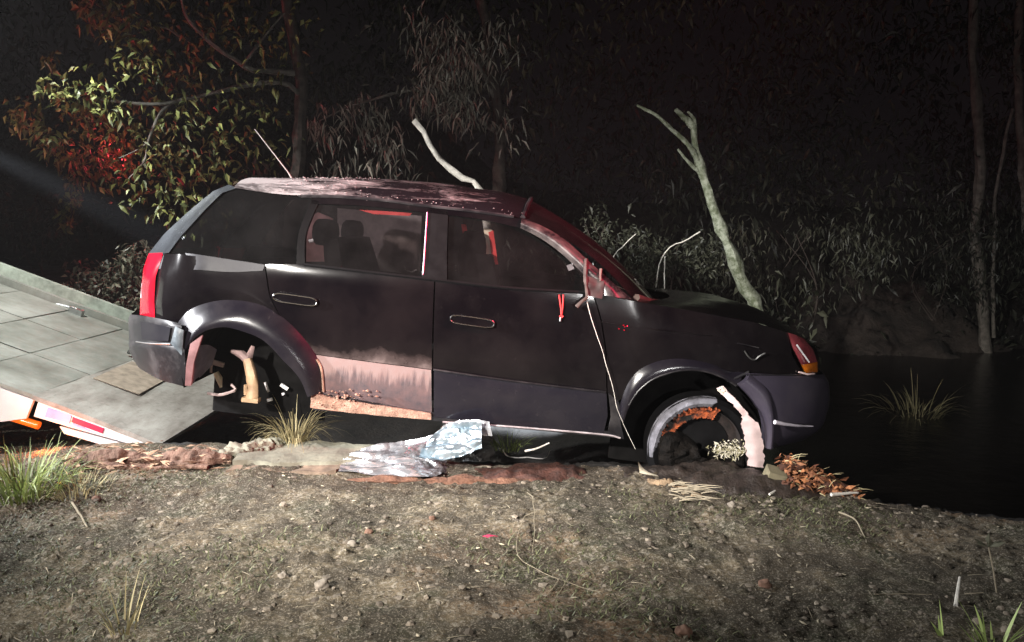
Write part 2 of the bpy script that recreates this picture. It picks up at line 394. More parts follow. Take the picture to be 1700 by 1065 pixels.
# ------------------------------------------------------------------ scattered small matter on the soil
def ico(mb, c, r, sq=.7, sd=0):
    t = (1 + 5 ** .5) / 2
    vs = [(-1,t,0),(1,t,0),(-1,-t,0),(1,-t,0),(0,-1,t),(0,1,t),(0,-1,-t),(0,1,-t),(t,0,-1),(t,0,1),(-t,0,-1),(-t,0,1)]
    fs = [(0,11,5),(0,5,1),(0,1,7),(0,7,10),(0,10,11),(1,5,9),(5,11,4),(11,10,2),(10,7,6),(7,1,8),(3,9,4),(3,4,2),(3,2,6),(3,6,8),(3,8,9),(4,9,5),(2,4,11),(6,2,10),(8,6,7),(9,8,1)]
    rot = Matrix.Rotation(rnd.random() * 6.28, 3, 'Z') @ Matrix.Rotation(rnd.random() * 6.28, 3, 'X')
    out = []
    for v in vs:
        v = rot @ Vector(v).normalized() * r * rnd.uniform(.65, 1.15)
        out.append((c[0] + v.x * rnd.uniform(.9, 1.1), c[1] + v.y, c[2] + v.z * sq))
    mb.add(out, fs)
mb = MB()
for i in range(7000):
    y = 1.75 + 3.0 * rnd.random() ** .8; x = rnd.uniform(-.72, .72) * (y + .7)
    if y > interp(CR_X, CR_Y, x) + .25: continue
    if fbm((x * 1.3, y * 1.3, 2), 3) < rnd.uniform(-.6, .35): continue
    r = .003 + .022 * rnd.random() ** 4
    ico(mb, (x, y, gfine(x, y) - r * .1), r, .6)
o = mb.build("soil_clods", M['clod'], smooth=False); tag(o, "loose crumbs and small clods of dry soil on the bank", None, kind='stuff')
mb = MB()
for i in range(3600):
    y = 1.75 + 3.0 * rnd.random() ** .85; x = rnd.uniform(-.72, .72) * (y + .7)
    if y > interp(CR_X, CR_Y, x) + .1: continue
    a = rnd.random() * 6.28; d = Vector((math.cos(a), math.sin(a), rnd.uniform(-.1, .4))); L = .010 + .03 * rnd.random() ** 2
    if rnd.random() < .5: mb.leaf(Vector((x, y, gfine(x, y) + .004)), d, Vector((-d.y, d.x, rnd.uniform(-.5, .5))), L, L * .45, .1)
    else: mb.blade(Vector((x, y, gfine(x, y) + .003)), d * Vector((1, 1, .4)), Vector((-d.y, d.x, .3)), L * 2.2, .003, .3, 3)
o = mb.build("leaf_litter", M['litter'], smooth=False); tag(o, "dry leaf bits and straw scattered over the soil", None, kind='stuff')
mb = MB()
for i in range(42000):
    y = 1.75 + 2.9 * rnd.random() ** .85; x = rnd.uniform(-.72, .72) * (y + .7)
    if y > interp(CR_X, CR_Y, x) + .05: continue
    if fbm((x * 1.1 + 7, y * 1.1, 2), 3) < rnd.uniform(.0, .5): continue
    a = rnd.random() * 6.28; d = Vector((math.cos(a) * .8, math.sin(a) * .8, rnd.uniform(.2, .9)))
    mb.blade(Vector((x, y, gfine(x, y) - .002)), d, Vector((-d.y, d.x, 0.01)), rnd.uniform(.012, .05), .005, .9, 2)
o = mb.build("ground_cover", leafmat('low_green_weeds', (.03, .034, .016), (.14, .145, .075)), smooth=False); tag(o, "sparse low green weeds in patches on the soil", None, kind='stuff')

# ------------------------------------------------------------------ the wrecked car
TH = R(6); HW = .90; Y0 = 4.58
ORG = Vector((-.15, Y0 + HW, -.10)); CT, ST = math.cos(TH), math.sin(TH)
def toloc(p):
    dx, dz = p.x - ORG.x, p.z - ORG.z
    return Vector((dx * CT - dz * ST, p.y - ORG.y, dx * ST + dz * CT))
def raw(px, py, ins): return toloc(P(px, py, Y0 + ins))
_b0, _b1 = raw(262, 428, .03), raw(960, 488, .03)
def beltz(x): return lerp(_b0.z, _b1.z, (x - _b0.x) / (_b1.x - _b0.x))
def inset(x, z):
    h = z - beltz(x)
    i = .02 + (.36 * h if h > 0 else .10 * h * h)
    if x > 1.0: i += .10 * (x - 1.0) ** 2
    if x < -1.75: i += .5 * (x + 1.75) ** 2
    return max(i, .0)
def S(px, py, ins=None, d=0):
    if ins is not None: return raw(px, py, ins)
    i = .05
    for k in range(6):
        q = raw(px, py, i); i = inset(q.x, q.z) + d
    return raw(px, py, i)
def SS(pts, d=0):
    return [S(p[0], p[1], p[2] if len(p) > 2 else None, d) for p in pts]
def coons(bot, top, lef, rig, nu, nv, smooth=True, refl=False):
    b = resample(bot, nu, smooth); t = resample(top, nu, smooth); l = resample(lef, nv); r = resample(rig, nv)
    rows = []
    for j in range(nv):
        v = j / (nv - 1); row = []
        for i in range(nu):
            u = i / (nu - 1)
            p = b[i] * (1-v) + t[i] * v + l[j] * (1-u) + r[j] * u - (b[0]*(1-u)*(1-v) + b[-1]*u*(1-v) + t[0]*(1-u)*v + t[-1]*u*v)
            if refl: p.y = -HW + inset(p.x, p.z)
            row.append(p)
        rows.append(row)
    return rows
def panel(rows, thick=.03, bulge=0.):
    mb = MB(); nv, nu = len(rows), len(rows[0])
    if bulge:
        for j in range(nv):
            for i in range(nu):
                rows[j][i] = rows[j][i] - Vector((0, bulge * math.sin(math.pi * i / (nu-1)) ** .5 * math.sin(math.pi * j / (nv-1)) ** .5, 0))
    mb.grid(rows)
    ring = [rows[0][i] for i in range(nu)] + [rows[j][-1] for j in range(1, nv)] + [rows[-1][i] for i in range(nu-2, -1, -1)] + [rows[j][0] for j in range(nv-2, 0, -1)]
    cen = sum(ring, Vector()) / len(ring); lp = []
    inn = [p + Vector((0, thick, 0)) + (cen - p).normalized() * .006 for p in ring]
    n = len(ring); mb.add(ring + inn, [(i, i + n, (i+1) % n + n, (i+1) % n) for i in range(n)])
    return mb
def shrink(rows, k=.004):
    """leave a shut line round a panel"""
    nv, nu = len(rows), len(rows[0]); out = [[p.copy() for p in r] for r in rows]
    for j in range(nv):
        d = (rows[j][1] - rows[j][0]).normalized(); out[j][0] = rows[j][0] + d * k
        d = (rows[j][-2] - rows[j][-1]).normalized(); out[j][-1] = rows[j][-1] + d * k
    return out

car = empty("wrecked_car", ORG, "wrecked muddy black five-door car tilted nose down on the bank, rear wheel missing", "car", rot=(0, TH, 0))
def part(mb, name, mat, parent=None, label=None, mirror=False, **k):
    o = mb.build(name, mat, parent or car, **k)
    if label: o["label"] = label
    if mirror:
        c = o.copy(); C.objects.link(c); c.parent = parent or car; c.scale = (1, -1, 1)
    return o

# outlines in photograph pixels of the near side
FLR_OUT = [(296,534),(310,518),(332,506),(367,498),(402,499),(434,506),(462,521),(485,540),(506,563),(524,588),(534,612),(538,648)]
FLR_IN  = [(312,640),(311,605),(318,572),(343,549),(370,541),(394,543),(434,557),(456,574),(473,593),(492,612),(505,630),(515,655)]
ARF_OUT = [(1026,690),(1032,662),(1045,632),(1064,612),(1090,600),(1120,595),(1150,597),(1185,605),(1210,616),(1235,617)]
ARF_IN  = [(1034,700),(1044,672),(1060,648),(1084,629),(1110,619),(1136,614),(1165,615),(1190,622),(1207,630),(1222,640)]
A_OUT = [(868,356),(905,372),(940,392),(978,420),(1012,452),(1056,495)]
RAIL = [(388,311),(430,318),(480,323),(565,326),(640,332),(700,340),(780,349),(853,359),(868,362)]

# rear quarter
rows = coons(SS([(258,527,.16),(275,530),(296,534)] + FLR_OUT[1:10]), SS([(271,419,.15),(300,422),(360,429),(440,439)]),
             SS([(258,527,.16),(257,500,.14),(262,455,.14),(271,419,.15)]), SS([(524,588),(490,553),(462,520),(447,490),(443,460),(440,439)]), 26, 14)
part(panel(shrink(rows)), "rear_quarter_panel", M['paint'], mirror=True)
# dusty shoulder strip with its reflection painted grey, under the rear side window
rows = coons(SS([(262,446,.14),(320,447),(380,451),(436,449)], -.004), SS([(274,417,.14),(320,421),(380,430),(440,439)], -.003), SS([(262,446,.14),(274,417,.14)], -.004), SS([(436,449),(440,439)], -.004), 16, 5)
part(panel(rows, .01), "shoulder_reflection", paint('dust_and_reflection_grey', .14, .3, .7, (.22, .22, .23), rough=.4, spec=.15, sc=6), label="dust-filmed strip with a painted grey reflection below the rear side window", mirror=True)
# rear pillar strip (tail edge)
DP_O = [(247,420,.30),(274,386,.29),(318,346,.29),(355,316,.30),(380,306,.32)]
rows = coons(SS([(247,420,.30),(262,422,.20),(280,419)]), SS([(380,306,.32),(386,308,.27),(392,312)]), SS(DP_O), SS([(280,419),(300,392),(340,348),(368,320),(392,312)]), 6, 14, False)
part(panel(rows), "rear_pillar", paint('rear_pillar_paint', .13, .3, .6, (.30, .33, .37), base=(.004,.004,.005), rough=.18, sc=1.5), mirror=True)
# rear side window
QB = SS([(283,420),(340,427),(440,439),(500,438)], .008); QT = SS([(390,313),(430,319),(480,325),(524,329)], .008)
rows = coons(QB, QT, SS([(283,420),(300,393),(342,350),(370,322),(390,313)], .008), SS([(500,438),(503,386),(524,329)], .008), 14, 10, False)
part(panel(rows, .006), "rear_side_window", M['glassdark'], mirror=True)
# doors
def door(lo_l, pts_bot, pts_top, lef, rig, name, mat):
    rows = coons(SS(pts_bot), SS(pts_top), SS(lef), SS(rig), 18, 14, False, True)
    return part(panel(shrink(rows), .035), name, mat, mirror=False)
t = NT('rear_door_paint'); v = t.coord(); n = t.noise(5, 7, .68, v); z = t.sep(v)[2]
mk = t.math('MULTIPLY', t.ramp(t.math('ADD', z, t.math('MULTIPLY', n, .22)), [(.70, 1), (.735, .45), (.80, 0)]), .5)
mk = t.math('ADD', mk, t.math('MULTIPLY', t.ramp(t.noise(2.2, 8, .62, v), [(.38, .08), (.72, 1)]), .034))
t.set("Base Color", t.mix(mk, (.0022, .0016, .0024), (.19, .14, .13))).set("Roughness", t.math('ADD', mk, .10)).set("Specular IOR Level", .42); M['rear_door'] = t.m
rdoor = door(0, [(524,588),(600,598),(718,613)], [(440,439),(500,438),(600,449),(722,463)], [(524,588),(490,553),(462,520),(447,490),(443,460),(440,439)], [(718,613),(719,540),(722,463)], "rear_door", M['rear_door'])
fdoor = door(0, [(718,613),(850,632),(1008,651)], [(722,463),(850,478),(985,487)], [(718,613),(719,540),(722,463)], [(1008,651),(1006,580),(998,530),(985,487)], "front_door", M['paint'])
for dd in (rdoor, fdoor):
    c = dd.copy(); C.objects.link(c); c.scale = (1, -1, 1)
# lower rear door: mud-streaked metal, lower front door: cladding, sill
rows = coons(SS([(530,655),(600,668),(718,684)]), SS([(524,589),(600,599),(717,614)]), SS([(530,655),(534,618),(524,589)]), SS([(718,684),(717,614)]), 20, 10, False, True)
o = part(panel(shrink(rows), .02), "lower_door_skin", M['mudmetal'], rdoor, "mud-streaked bare lower skin of the rear door"); o.parent = car
rows = coons(SS([(719,692),(850,706),(1003,719)], -.012), SS([(719,614),(850,633),(1008,652)], -.012), SS([(719,692),(719,614)], -.012), SS([(1003,719),(1010,690),(1008,652)], -.012), 20, 8, False)
part(panel(shrink(rows), .03, .012), "door_cladding", M['cladding'], mirror=True)
def strip(px_path, r, name, mat, d=0., parent=None, label=None, n=6, cnt=24):
    mb = MB(); mb.tube(resample(SS(px_path, d), cnt, True), r, n); return part(mb, name, mat, parent, label)
strip([(719,613),(850,632),(1006,651)], .006, "cladding_edge", M['plastic_dusty'], -.016)
mb = MB(); rows = coons(SS([(520,680),(620,688),(730,699),(1028,727)], -.01), SS([(516,650),(620,668),(730,686),(1015,716)], -.018), SS([(520,680),(516,650)], -.01), SS([(1028,727),(1015,716)], -.01), 30, 5)
part(panel(rows, .12), "sill", M['plastic_dusty'])
rows = coons(SS([(516,676),(560,682),(640,690),(716,696)], -.028), SS([(517,650),(560,662),(640,674),(716,686)], -.03), SS([(516,676),(517,650)], -.028), SS([(716,696),(716,686)], -.028), 26, 6)
for r_ in rows:
    for p in r_: p.y -= .012 * (.6 + noise.noise((p.x * 14, p.z * 20, 1)))
part(panel(rows, .03), "mud_caked_sill", M['mudlump'], label="sill end caked in pale pinkish mud")
mb = MB()
for i in range(150):
    q = S(rnd.triangular(515, 640, 520), rnd.uniform(646, 676), None, -.032); ico(mb, q, .003 + .009 * rnd.random() ** 2)
o = part(mb, "mud_crumbs", M['mudlump'], smooth=False); o["kind"] = "stuff"
strip([(735,700),(850,708),(1003,721),(1030,727)], .0055, "sill_highlight", simple('sill_highlight_pale', (.42, .36, .37), .4, .3, .5, 12), -.012)  # pale strip paints the highlight along the lower sill
# front fender
rows = coons(SS([(1008,651),(1026,668),(1032,662),(1045,632),(1064,612),(1090,600),(1120,595),(1150,597),(1185,605),(1210,616),(1237,619),(1290,621,.12),(1332,620,.22)]),
             SS([(985,487),(1056,500),(1150,516,.06),(1250,534,.10),(1309,552,.18)]), SS([(1008,651),(1006,580),(998,530),(985,487)]), SS([(1332,620,.22),(1316,590,.17),(1309,552,.18)]), 34, 12, False)
part(panel(shrink(rows)), "front_fender", M['paint'], mirror=True)
rows = coons(SS([(1008,722),(1036,729)]), SS([(1010,652),(1028,668)]), SS([(1008,722),(1014,690),(1010,652)]), SS([(1036,729),(1030,700),(1028,668)]), 5, 10, False)
part(panel(rows), "fender_bottom", M['plastic_dusty'])
mb = MB(); mb.tube(resample(SS([(990,533),(1040,541),(1095,547),(1180,556)], .0), 20), [.003 + .004 * math.sin(math.pi * i / 19) for i in range(20)], 6)
part(mb, "fender_crease", M['paint'])
mb = MB(); q = S(1034, 543)
for i in range(5): ico(mb, q + Vector((rnd.uniform(-.03, .04), -.008, rnd.uniform(-.02, .02))), rnd.uniform(.004, .008))
part(mb, "red_glint", M['lensred'], label="specks painting a red reflection on the front fender", smooth=False)  # red specks stand in for a beacon's reflection on the crease
# dent and badge-like scar on the fender
mb = MB(); mb.tube(resample(SS([(1236,582),(1243,592),(1252,597),(1262,590),(1270,586)], -.004), 14, True), .005, 6); part(mb, "torn_paint_scar", M['steel'])
mb = MB(); mb.tube(SS([(1224,569),(1260,577)], -.002), .003, 5); part(mb, "scratch_ridge", M['plastic_dusty'])
# wheel flares
def flare(outer, inner, name, mat, label=None, proud=.04, n=44):
    a = resample(SS(outer), n, True); b = resample(SS(inner), n, True)
    rows = []
    for k in range(9):
        u = k / 7
        row = []
        for i in range(n):
            if k < 8:
                p = a[i].lerp(b[i], u); base = lerp(a[i].y, b[i].y, u)
                p = Vector((p.x, base - proud * math.sin(math.pi * min(1, u * .62 + .0)) , p.z))
            else: p = b[i] + Vector((0, .10, 0))
            row.append(p)
        rows.append(row)
    mb = MB(); mb.grid(rows, True); return part(mb, name, mat, None, label)
flare(FLR_OUT, FLR_IN, "wheel_arch_flare", M['flare'], proud=.068)
flare(ARF_OUT, ARF_IN, "wheel_arch_flare", M['flare'], proud=.03)
strip(ARF_IN[1:], .006, "arch_lip", M['plastic_dusty'], -.026)
strip([(1207,632),(1222,627),(1243,617)], .009, "arch_lip", M['plastic_dusty'], -.02)
strip(FLR_IN[5:], .004, "arch_lip", M['plastic_dusty'], -.03)
strip([(526,596),(534,614),(537,650)], .007, "flare_foot", M['mudlump'], -.01)
# wheel wells
def well(inner, name, depth=.50, lower=None):
    a = resample(SS(inner), 30, True); mb = MB()
    rows = [[p + Vector((0, d, 0)) for p in a] for d in (.06, depth)]
    mb.grid(rows)
    back = [p + Vector((0, depth, 0)) for p in a]; lo = min(p.z for p in back) - .25
    mb.grid([back, [Vector((p.x, p.y, lo)) for p in back]])
    return part(mb, name, M['underbody'], mirror=True)
well(FLR_IN, "wheel_well", .46); well(ARF_IN + [(1262,690),(1270,745)], "wheel_well", .42)
# greenhouse frames
strip([(722,464),(600,450),(505,439)], .010, "window_sill_seal", M['rubber'], .0)
strip([(985,486),(850,478),(722,464)], .010, "window_sill_seal", M['rubber'], .0)
def bar(px_a, px_b, name, mat, th=.03, mirror=True, n=14, label=None, bul=0.):
    rows = coons(SS(px_a), SS(px_b), SS([px_a[0], px_b[0]]), SS([px_a[-1], px_b[-1]]), n, 7, True)
    if bul:
        for j, r_ in enumerate(rows):
            for p in r_: p.y -= bul * math.sin(math.pi * j / 6) ** .8
    return part(panel(rows, th), name, mat, mirror=mirror, label=label)
bar([(700,462),(706,400),(713,344)], [(742,466),(742,410),(744,350)], "centre_pillar", M['rubber'])
bar([(492,438),(496,386),(517,331)], [(506,438),(508,388),(530,333)], "rear_door_pillar", paint('door_frame_paint', .03, base=(.002,.0016,.002)))
bar([(517,338),(600,341),(713,353),(800,364),(866,379)], [(517,327),(600,329),(713,342),(800,352),(866,363)], "roof_side_frame", M['paint'])
bar([(864,378),(905,400),(945,432),(985,472),(990,487)], [(866,360),(905,377),(940,399),(985,440),(1050,497)], "windshield_pillar", paint('windshield_pillar_paint', .22, .4, .6, (.34, .27, .25), rough=.22, spec=.5, sc=9), bul=.035)
# door glass
rows = coons(SS([(506,437),(600,449),(704,462)], .012), SS([(526,336),(600,341),(713,352)], .012), SS([(506,437),(508,388),(526,336)], .012), SS([(704,462),(708,400),(713,352)], .012), 10, 8, False)
part(panel(rows, .004), "rear_door_window", M['glass'], mirror=True)
rows = coons(SS([(742,466),(850,478),(988,486)], .012), SS([(744,354),(800,364),(866,378)], .012), SS([(742,466),(744,354)], .012), SS([(988,486),(945,432),(866,378)], .012), 10, 8, False)
part(panel(rows, .004), "front_door_window", M['glass'], mirror=True)
mb = MB(); mb.tube(SS([(702,455),(704,430),(709,352)], -.004), .004, 6); part(mb, "window_channel", M['steel'])
# roof
railp = resample(SS(RAIL), 40, True)
crp = resample([raw(px, py, HW) for px, py in [(380,305),(420,301),(480,297),(600,298),(700,302),(780,311),(850,325),(882,337)]], 40, True)
cx_, cz_ = [p.x for p in crp], [p.z for p in crp]
rows = []; NA = 28
for i, rp in enumerate(railp):
    half = -rp.y; u = i / 39
    zc = interp(cx_, cz_, rp.x)
    row = []
    for j in range(NA + 1):
        s = -1 + 2 * j / NA; a = abs(s)
        bowx = (.05 * (1 - a * a)) * (1 if i > 33 else 0) * (i - 33) / 6 - (.06 * (1 - a * a) if i < 3 else 0) * (3 - i) / 3
        z = rp.z + (zc - rp.z) * (1 - a ** 2.6)
        z += .006 * noise.noise((rp.x * 3, s * 3, 4)) + (.012 * noise.noise((rp.x * 5, s * 4, 8)) if u > .6 else 0)
        row.append(Vector((rp.x + bowx, s * half, z)))
    rows.append(row)
mb = MB(); mb.grid(rows, True)
roof = part(mb, "roof", M['roof'])
ROOFROWS = rows
strip([(500,325),(565,326),(640,332),(700,340),(780,349),(853,359)], .010, "roof_drip_rail", M['plastic_dusty'], -.004)
mb = MB()
for i in range(60):
    k = rnd.random(); px = lerp(560, 872, k); py = interp([p[0] for p in RAIL], [p[1] for p in RAIL], px) + rnd.uniform(-9, 3)
    q = S(px, py, None, -.004 + max(0, 0)); ico(mb, q, rnd.uniform(.002, .005), .5)
for i in range(260):
    row = ROOFROWS[int(rnd.triangular(3, 20, 10))]; p = row[int(rnd.triangular(0, 20, 3))]
    ico(mb, p + Vector((rnd.uniform(-.05, .05), rnd.uniform(-.03, .03), .004)), rnd.uniform(.003, .007), .3)
o = part(mb, "roof_mud_crumbs", simple('pale_dry_mud', (.45, .38, .37), .9), smooth=False); o["kind"] = "stuff"
# tail gate surface
do = SS(DP_O); rows = []
for p in do:
    rows.append([Vector((p.x - .05 * (1 - s * s), s * -p.y, p.z)) for s in [-1 + i / 6 for i in range(13)]])
mb = MB(); mb.grid(rows); part(mb, "rear_window", M['glassdark'])
tl = SS([(247,420,.30),(238,470,.30),(234,525,.30)]); rows = []
for p in tl: rows.append([Vector((p.x - .04 * (1 - s * s), s * -p.y, p.z)) for s in [-1 + i / 6 for i in range(13)]])
mb = MB(); mb.grid(rows, True); part(mb, "tailgate", M['paint'])
# windshield and bonnet
top = ROOFROWS[-1]; near_b = S(1052, 497, .10); nb = []
cen_b = raw(1100, 508, HW - .25)
for j in range(NA + 1):
    s = -1 + 2 * j / NA; a = abs(s)
    nb.append(Vector((lerp(near_b.x, cen_b.x, 1 - a ** 2.2), s * -near_b.y, lerp(near_b.z, cen_b.z, 1 - a ** 2))))
rows = []
for k in range(13):
    u = k / 12
    rows.append([top[j].lerp(nb[j], u) + Vector((.55, 0, .80)) * (.06 * math.sin(math.pi * u)) for j in range(NA + 1)])
mb = MB(); mb.grid(rows, True); part(mb, "windshield", M['windshield'])
mb = MB(); mb.tube([rows[k][NA // 2 - 8] + Vector((.012, 0, .012)) for k in range(13)], .004, 5)
mb = MB()
lowr = [rows[-1], rows[-2]]
mb.tube([p + Vector((.015, 0, .012)) for p in rows[-1]], .022, 6, .3); part(mb, "windshield_cowl", simple('muddy_cowl', (.09, .06, .05), .85, 0, .5, 20), label="muddy brown strip at the foot of the windshield")
mb = MB(); mb.tube([p + Vector((.0, 0, .012)) for p in rows[0]], .014, 6, .3); part(mb, "windshield_header", M['plastic_dusty'])
hood_near = resample(SS([(1056,500,.10),(1150,516,.06),(1250,534,.10),(1309,552,.18),(1335,562,.33)]), 20, True)
hc = resample([raw(px, py, HW) for px, py in [(1104,486),(1150,487),(1215,498),(1266,518),(1309,546),(1350,575)]], 20, True)
rows = []
for i in range(20):
    p, q = hood_near[i], hc[i]
    row = []
    for j in range(NA + 1):
        s = -1 + 2 * j / NA; a = abs(s); e = 1 - a ** 2.4
        row.append(Vector((lerp(p.x, q.x, e), s * -p.y, lerp(p.z, q.z, e) + .012 * noise.noise((p.x * 4, s * 3, 2)) * e)))
    rows.append(row)
mb = MB(); mb.grid(rows, True); part(mb, "bonnet", M['paint_dusty'])
nose = rows[-1]
# front bumper and nose
bump_rows = []
sec = [ # side start px, corner px, z-levels from top to bottom
 ((1237,619,.0),(1290,621,.08),(1335,621,.24),(1366,621,.46)),
 ((1246,632,-.02),(1295,634,.05),(1345,634,.22),(1375,636,.46)),
 ((1262,660,-.03),(1300,662,.04),(1350,664,.22),(1377,668,.48)),
 ((1276,696,-.03),(1304,698,.03),(1345,702,.20),(1371,692,.46)),
 ((1279,704,-.01),(1306,706,.05),(1342,708,.22),(1366,706,.46)),
 ((1280,722,.0),(1304,724,.07),(1336,722,.24),(1356,716,.46)),
 ((1272,746,.0),(1292,741,.08),(1312,736,.24),(1336,728,.46))]
for r_ in sec:
    pts = [raw(*p) for p in r_]; e = pts[-1]
    pts += [Vector((e.x + .05, e.y * .5, e.z)), Vector((e.x + .065, 0, e.z))]
    bump_rows.append(resample(pts, 26, True))
rows = [[r_[i] for r_ in bump_rows] for i in range(26)]
rows = [resample(r_, 25, True) for r_ in rows]
mb = MB(); mb.grid(rows, True); mb.mirror(); part(mb, "front_bumper", M['bumper'])
strip([(1240,622,-.01),(1290,622,.07),(1335,623,.225),(1366,624,.45)], .004, "bumper_seam", M['plastic_dusty'])
mb = MB(); rr = [raw(*p) + Vector((0, -.034, 0)) for p in ((1283,698,-.065),(1298,701,-.035),(1320,704,.035),(1346,705,.13))]
mb.tube(rr, [.013, .010, .007, .004], 8); part(mb, "bumper_ledge", simple('ledge_highlight_pale', (.40, .37, .42), .4), label="pale highlight painted on the ledge of the front bumper corner")  # pale tube paints the highlight on the bumper ledge
# bulging flare of the bumper corner
rows = coons([raw(*p) for p in ((1268,742,.0),(1268,700,-.005),(1250,665,0),(1225,638,0))], [raw(*p) for p in ((1284,742,.0),(1286,695,-.02),(1276,650,-.015),(1244,620,0))], [raw(1268,742,.0), raw(1284,742,.0)], [raw(1225,638,0), raw(1244,620,0)], 24, 7)
for j, r_ in enumerate(rows):
    for p in r_: p.y -= .045 * math.sin(math.pi * j / 6) ** .7
part(panel(rows, .06), "bumper_corner_flare", M['bumper'])
strip([(1276,745,-.01),(1282,735,.0),(1290,741,.05)], .012, "bumper_edge_tear", M['plastic_dusty'])
# grille / nose face between bonnet and bumper
bt = [r_[0] for r_ in [bump_rows[0]]][0:1]
nb2 = bump_rows[0][8:]; nb_full = nb2 + [Vector((p.x, -p.y, p.z)) for p in nb2[-2::-1]]
rows = coons(nb_full, nose, [nb_full[0], nose[0]], [nb_full[-1], nose[-1]], 30, 6, True)
mb = MB(); mb.grid([[p - Vector((.03, 0, 0)) for p in r_] for r_ in rows]); part(mb, "grille", M['underbody'])
# headlight
def lensp(b, tp, l, r, nu=10, nv=8, bul=.02): return panel(coons(SS(b), SS(tp), SS(l), SS(r), nu, nv, False), .03, bul)
hl = part(lensp([(1331,605,.20),(1344,603,.30),(1357,600,.42)], [(1309,552,.165),(1322,556,.24),(1335,562,.33)], [(1331,605,.20),(1316,576,.17),(1309,552,.165)], [(1357,600,.42),(1350,580,.40),(1335,562,.33)]), "headlight", M['lensdusky'], mirror=True)  # headlight lens tinted red for the red light it reflects
mb = MB(); q = raw(1322,572,.18); q2 = raw(1342,600,.26); mb.tube([q + Vector((0,-.012,0)), q2 + Vector((0,-.012,0))], .006, 6); part(mb, "headlight_rib", M['lenswhite'])
part(lensp([(1338,619,.20),(1348,618,.30),(1358,617,.40)], [(1331,605,.20),(1344,603,.30),(1357,600,.42)], [(1338,619,.20),(1331,605,.20)], [(1358,617,.40),(1357,600,.42)], 8, 5), "indicator_lamp", M['lensamber'])
mb = MB(); mb.tube([raw(1326,617,.19), raw(1340,621,.2), raw(1352,620,.3)], .006, 6); part(mb, "headlight_bracket", M['pinkplastic'])
# tail lamp
TLL = [(232,522,.26),(234,480,.25),(238,445,.25),(247,420,.26)]; TLR = [(257,527,.15),(256,495,.135),(258,460,.135),(271,419,.14)]
tr_ = coons(SS([TLL[0], TLR[0]]), SS([TLL[-1], TLR[-1]]), SS(TLL), SS(TLR), 8, 20, False)
part(panel(tr_, .04, .02), "tail_lamp", M['lensred'], mirror=True)
rows = coons(SS([(233,494,.24),(243,494,.185)], -.022), SS([(235,470,.24),(246,470,.185)], -.022), SS([(233,494,.24),(235,470,.24)], -.022), SS([(243,494,.185),(246,470,.185)], -.022), 4, 4, False)
for r_ in rows:
    for p in r_: p.y += .002
part(panel(rows, .01), "reversing_lamp", M['lenswhite'])
# rear bumper
secs = [((300,537,.0),(288,534,.0),(262,528,.07),(232,523,.22),(218,521,.42)),
 ((302,545,-.02),(288,541,-.01),(262,536,.06),(230,531,.22),(213,530,.42)),
 ((305,575,-.02),(290,571,-.01),(262,568,.06),(230,566,.22),(214,565,.42)),
 ((306,582,-.035),(290,578,-.02),(262,574,.05),(229,572,.21),(213,571,.42)),
 ((308,612,-.02),(292,608,-.0),(266,603,.07),(236,598,.23),(219,592,.42)),
 ((306,641,.02),(290,637,.03),(266,630,.10),(243,618,.25),(228,606,.42))]
br = []
for r_ in secs:
    pts = [raw(*p) for p in r_]; e = pts[-1]; pts += [Vector((e.x - .05, e.y * .5, e.z)), Vector((e.x - .06, 0, e.z))]
    br.append(resample(pts, 24, True))
rows = [resample([r_[i] for r_ in br], 22, True) for i in range(24)]
mb = MB(); mb.grid(rows); mb.mirror(); rb = part(mb, "rear_bumper", M['plastic_dusty'])
rows = coons([raw(*p) + Vector((0,-.006,0)) for p in ((280,566,.0),(262,565,.05),(236,563,.185))], [raw(*p) + Vector((0,-.006,0)) for p in ((284,543,-.005),(262,538,.05),(234,533,.19))], [raw(280,566,.0), raw(284,543,-.005)], [raw(236,563,.185), raw(234,533,.19)], 12, 5)
part(panel([[p + Vector((0, -.006, 0)) for p in r_] for r_ in rows], .01), "bumper_inset", M['plastic'])
rows = coons([raw(*p) for p in ((283,570,-.03),(302,590,-.035))], [raw(*p) for p in ((291,541,-.03),(305,548,-.035))], [raw(283,570,-.03), raw(291,541,-.03)], [raw(302,590,-.035), raw(305,548,-.035)], 6, 8)
part(panel(rows, .02, .01), "bumper_corner_reflection", paint('pale_reflection_plastic', .4, .3, .6, (.30, .36, .40), rough=.25, sc=8))  # pale blue-grey facet paints light reflected at the bumper corner
strip([(226,567,.24),(250,570,.10),(283,571,-.02)], .004, "bumper_crease", M['steel'], 0)
mb = MB()
for i in range(170):
    q = raw(rnd.uniform(238, 300), rnd.triangular(590, 632, 624), .03); q.y = -HW + interp([-2.1, -1.75], [.20, .02], q.x) - .006; ico(mb, q, .004 + .012 * rnd.random() ** 2, .8)
o = part(mb, "bumper_mud_lumps", simple('olive_mud', (.22, .19, .12), .95), smooth=False); o["kind"] = "stuff"
